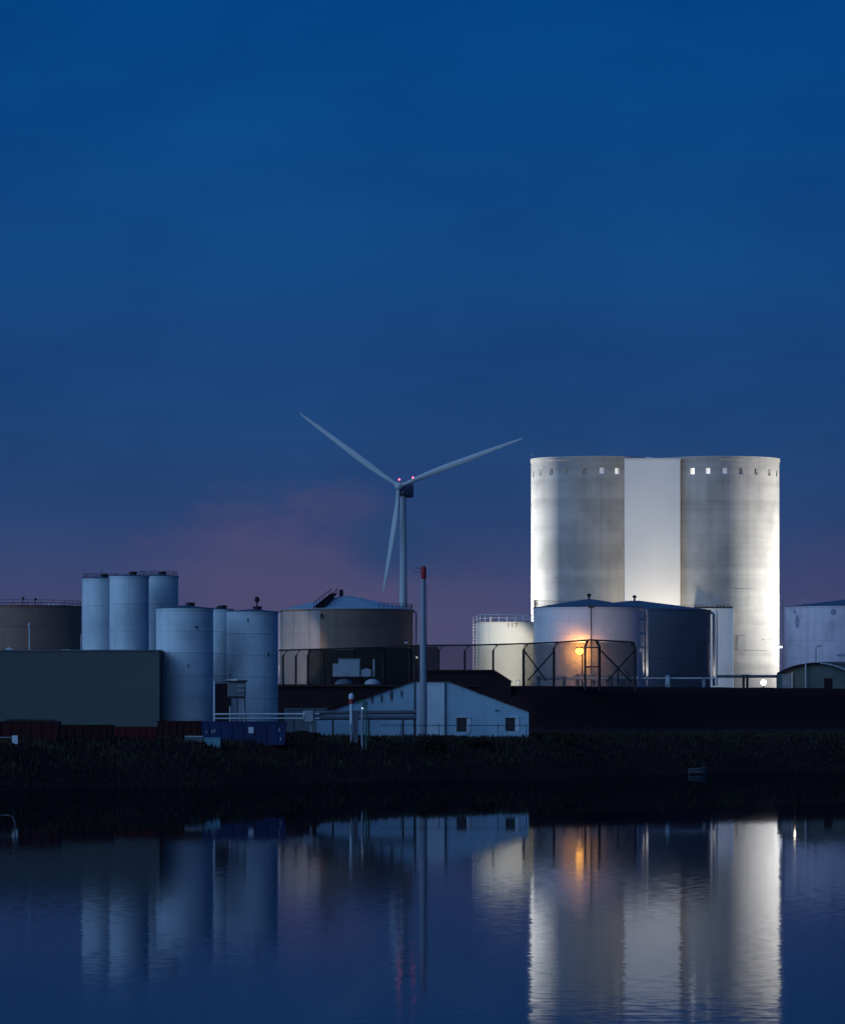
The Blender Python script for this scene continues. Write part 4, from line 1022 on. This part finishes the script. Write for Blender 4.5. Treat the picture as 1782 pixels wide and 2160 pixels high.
# tiny bulkhead light on the down pipe of the brown tank
D = 455; q = P(879, 1387, D)
t = thing('bulkhead_light', 'tiny white light near the right edge of the wide brown tank', 'light', (q.x, D, 6.4))
mb = MB(); mb.tube([(q.x, D + .15, 6.3), (q.x, D + .15, q.z)], .04, 6); mb.build('post', M['darksteel'], t)
mb = MB(); mb.ball(q, .09, 10); mb.build('lamp', emit('bulkhead_glow', (1, .95, .9), 6), t)
D = 456; q = P(857, 1356, D)
t = thing('floodlight', 'small dull grey floodlight on a pole in front of the wide brown tank', 'light', (q.x, D, 6.4))
mb = MB(); mb.tube([(q.x, D + .15, 6.3), (q.x, D + .15, q.z)], .03, 6); mb.build('post', M['darksteel'], t)
mb = MB(); mb.box(q.x - .18, q.x + .18, D - .1, D + .1, q.z - .06, q.z + .08); mb.bevel(.03); mb.build('lamp_head', M['palepaint'], t)
# bright floodlight by the right drum
DFd = 700.0; q = P(1610, 1440, DFd)
t = thing('floodlight', 'dazzling white floodlight low in front of the right silo drum', 'light', (q.x, DFd, 6.3))
mb = MB(); mb.tube([(q.x, DFd + .3, 6.2), (q.x, DFd + .3, q.z)], .08, 8); mb.build('post', M['darksteel'], t)
mb = MB(); mb.tube([(q.x, DFd + .25, q.z), (q.x, DFd - .05, q.z)], .42, 24, .46, cap=False); mb.build('housing', M['darksteel'], t)
mb = MB(); mb.tube([(q.x, DFd + .05, q.z), (q.x, DFd + .02, q.z)], .39, 24); mb.build('lens', emit('flood_glow', (1, 1, 1), 20), t)
# pole with two small white lamps between drum and right tank
D = 640
t = thing('light_pole', 'thin pole with two small white lamps between the right drum and the right tank', 'pole', (X(1650, D), D, 6.3))
mb = MB(); mb.tube([(X(1650, D), D, 6.3), (X(1650, D), D, Z(1262, D))], .09, 8); mb.build('pole', M['greymetal'], t)
gl_ = emit('pole_lamp_glow', (.9, 1, 1), 4)
for px, py, r0 in ((1646, 1365, .16), (1647, 1440, .24)):
    q = P(px, py, D); mb = MB(); mb.ball((q.x, D - .1, q.z), r0, 10, 1.6, 1, .8); lo = mb.build('lamp', gl_, t)
    mb = MB(); mb.box(q.x - .3, q.x + .35, D - .1, D + .1, q.z + r0 * .8 + .01, q.z + r0 * .8 + .08); mb.build('lamp_hood', M['darksteel'], lo)

# arched hut
D = 492.0
def crx(x): return crest(x)
D = 476
hx = lambda px: X(px, D); hz = lambda py: Z(py, D)
t = thing('arched_hut', 'grey-green hut with a curved roof on the embankment at the right edge', 'hut', (hx(1722), D, 6.4))
arch = []
for k in range(25):
    px = 1650 + (1808 - 1650) * k / 24; u = (px - 1721) / 74.0
    arch.append((px, 1399 + 22 * u * u))
mb = MB(); mb.prism([(hx(1650), 6.0), (hx(1808), 6.0)] + [(hx(p), hz(q) - .12) for p, q in reversed(arch)], D, D + 7); wl = mb.build('wall', M['hutwall'], t)
mb = MB()
for (a, b), (c, d_) in zip(arch, arch[1:]):
    mb.prism([(hx(a), hz(b) - .115), (hx(c), hz(d_) - .115), (hx(c), hz(d_) + .06), (hx(a), hz(b) + .06)], D - .35, D + 7.2)
mb.build('roof', M['darkwall'], t)
mb = MB()
for (a, b), (c, d_) in list(zip(arch, arch[1:]))[12:]:
    mb.prism([(hx(a), hz(b) - .06), (hx(c), hz(d_) - .06), (hx(c), hz(d_) + .09), (hx(a), hz(b) + .09)], D - .42, D - .353)
mb.build('roof_trim', M['huttrim'], t)
mb = MB(); mb.box(hx(1738), hx(1755), D - .06, D - .003, 6.1, hz(1431)); mb.bevel(.02); mb.build('door', M['darkwall'], t)
mb = MB(); mb.tube([(hx(1698.5), D - .42, 6.2), (hx(1698.5), D - .42, hz(1397))], .085, 10); mb.build('post', M['huttrim'], t)
mb = MB(); mb.tube([(hx(1670), D - .2, 6.2), (hx(1670), D - .2, hz(1418))], .07, 8); mb.build('post', M['palepaint'], t)
mb = MB(); mb.box(hx(1650) , hx(1667), D - .12, D - .003, 6.1, hz(1421)); mb.build('side_panel', M['greymetal'], t)
D = 486
mb = MB(); mb.box(X(1735, D), X(1830, D), D, D + 8, 6.2, Z(1400, D)); mb2 = MB()
t = thing('flat_shed', 'dark blue flat-roofed shed showing behind the arched hut at the right edge', 'shed', (X(1780, D), D, 6.3)); mb.build('wall', M['shade_navy'], t)
mb2.box(X(1733, D), X(1832, D), D - .2, D + 8.2, Z(1400, D) + .003, Z(1396, D)); mb2.build('roof', M['shade_navy'], t)
D = 484
t = thing('street_lamp', 'grey hook-topped street lamp rising behind the arched hut', 'street lamp', (X(1720.5, D), D, 6.4))
pts = [(X(1720.5, D), D, 6.3), (X(1720.5, D), D, Z(1368, D)), (X(1721.8, D), D, Z(1364.5, D)), (X(1725, D), D, Z(1363, D)), (X(1731, D), D, Z(1363, D))]
mb = MB(); mb.tube(pts, .06, 8); mb.build('post', M['mast'], t)
mb = MB(); mb.box(X(1726, D), X(1733, D), D - .08, D + .08, Z(1364, D) - .02, Z(1362, D) + .02); mb.bevel(.02); mb.build('lamp_head', M['mast'], t)

# ------------------------------------------------------------------ on the water
D = 302; x0 = X(1452, D); x1 = X(1489, D)
t = thing('dinghy', 'small grey dinghy moored against the dark bank on the right', 'boat', ((x0 + x1) / 2, D, 0))
mb = MB(); n = 9; L_ = x1 - x0; hw = .42
st_ = []
for k in range(n):
    u = k / (n - 1); wd = hw * (1 - max(0, (u - .45) / .55) ** 2.2 * .95); zt = .34 + .10 * u * u
    x = x0 + L_ * u
    st_.append([mb.bm.verts.new(p) for p in ((x, D - wd, zt), (x, D - wd * .85, .08), (x, D, -.08), (x, D + wd * .85, .08), (x, D + wd, zt), (x, D + wd - .05, zt), (x, D, .05), (x, D - wd + .05, zt))])
for A_, B_ in zip(st_, st_[1:]):
    for k in range(8): mb.bm.faces.new((A_[k], A_[(k + 1) % 8], B_[(k + 1) % 8], B_[k]))
mb.bm.faces.new(st_[0]); mb.bm.faces.new(st_[-1])
mb.build('hull', M['darkpipe'], t)
mb = MB(); mb.tube([(x0, D - hw - .01, .33), (x0 + L_ * .5, D - hw - .01, .36), (x0 + L_ * .8, D - hw * .72, .41), (x1, D - .03, .45)], .045, 6); mb.build('gunwale', weathered('boat_rim', (.12, .12, .14), None, .6), t)
mb = MB(); mb.box(x0 + L_ * .35, x0 + L_ * .45, D - .36, D + .36, .25, .29); mb.build('thwart', M['greymetal'], t)
D = 143; xa = X(33, D)
t = thing('mooring_rail', 'bent pale mooring pipe rising from the water at the left edge', 'rail', (xa, D, 0))
mb = MB(); mb.tube([(xa, D, -1.2), (xa - .02, D, Z(1735, D)), (xa - .10, D, Z(1723, D)), (xa - .22, D, Z(1720, D)), (xa - 1.0, D, Z(1720, D)), (xa - 1.02, D, -1.2)], .022, 8); mb.build('pipe', weathered('rail_paint', (.10, .10, .11), None, .6), t)

# ------------------------------------------------------------------ floodlights of the plant and added fill
WH = (1.0, 0.97, 0.90); WARM = (1.0, 0.86, 0.62)
# left drum, washed from its left side
cx = X(1251, DS)
for a, d_, aim, pw in ((-110, 4.0, 56, 7.0e5), (-98, 2.2, 40, 1.2e5)):
    spot('drum_flood', (cx + RS * d_ * math.sin(R(a)), DS - RS * d_ * math.cos(R(a)), 7.4), (cx - RS * .9, DS, aim), pw, WH, 104, 1.0, .6)
# right drum, washed from its right side
cx = X(1512, DS)
for a, d_, aim, pw in ((82, 4.0, 58, 5.8e5), (64, 3.0, 24, 0.3e5)):
    spot('drum_flood', (cx + RS * d_ * math.sin(R(a)), DS - RS * d_ * math.cos(R(a)), 7.4), (cx + RS * .9, DS - 2, aim), pw, WH, 104, 1.0, .6)
# warm flood at the foot of the stair tower
spot('tower_flood', (X(1444, 1010), yF - 11, 7.0), (X(1374, 1044), yF, 27), 90000, WARM, 72, 1.0, 4.0)
# added soft fill on the drums' fronts, in place of stray spill
spot('fill_spot', (X(1376, 900), 905, 24), (X(1376, DS), DS, 34), 108000, (1.0, .95, .88), 50, .8, 2.0)
# cream tank
spot('tank_flood', (X(1076, 450), 450, 7.0), (X(1054, D117), D117 - 3, 9.7), 24000, (1.0, .92, .76), 22, .5, .15)
# beige side of the brown tank, and lit pipes
spot('tank_flood', (X(560, 452), 452, 6.9), (X(622, DM), DM - 5, 10.0), 1700, (1.0, .82, .72), 44, .5, .2)
spot('pipe_flood', (X(884, 464), DM - .9, 7.0), (X(879, DM), DM - .5, 13), 300, (1.0, .84, .58), 24, .8, .1)
spot('pipe_flood', (X(584, 464), DM - 2.6, 6.9), (X(588.5, DM), DM - 2.0, 13), 300, (1.0, .74, .42), 50, .8, .1)
spot('pipe_flood', (X(1368, 468), DL - 1.4, 7.0), (X(1364.5, DL), DL - .8, 13), 500, (1.0, .92, .80), 50, .8, .1)
spot('pipe_flood', (X(1509, 498), DN - 1.9, 7.0), (X(1505.5, DN), DN - 1.2, 13), 500, (1.0, .88, .72), 50, .8, .1)
# warm point light before the arched hut's left end
point('hut_light', (X(1676, 474), 474.0, 8.0), 9, (1.0, .85, .65), .1)
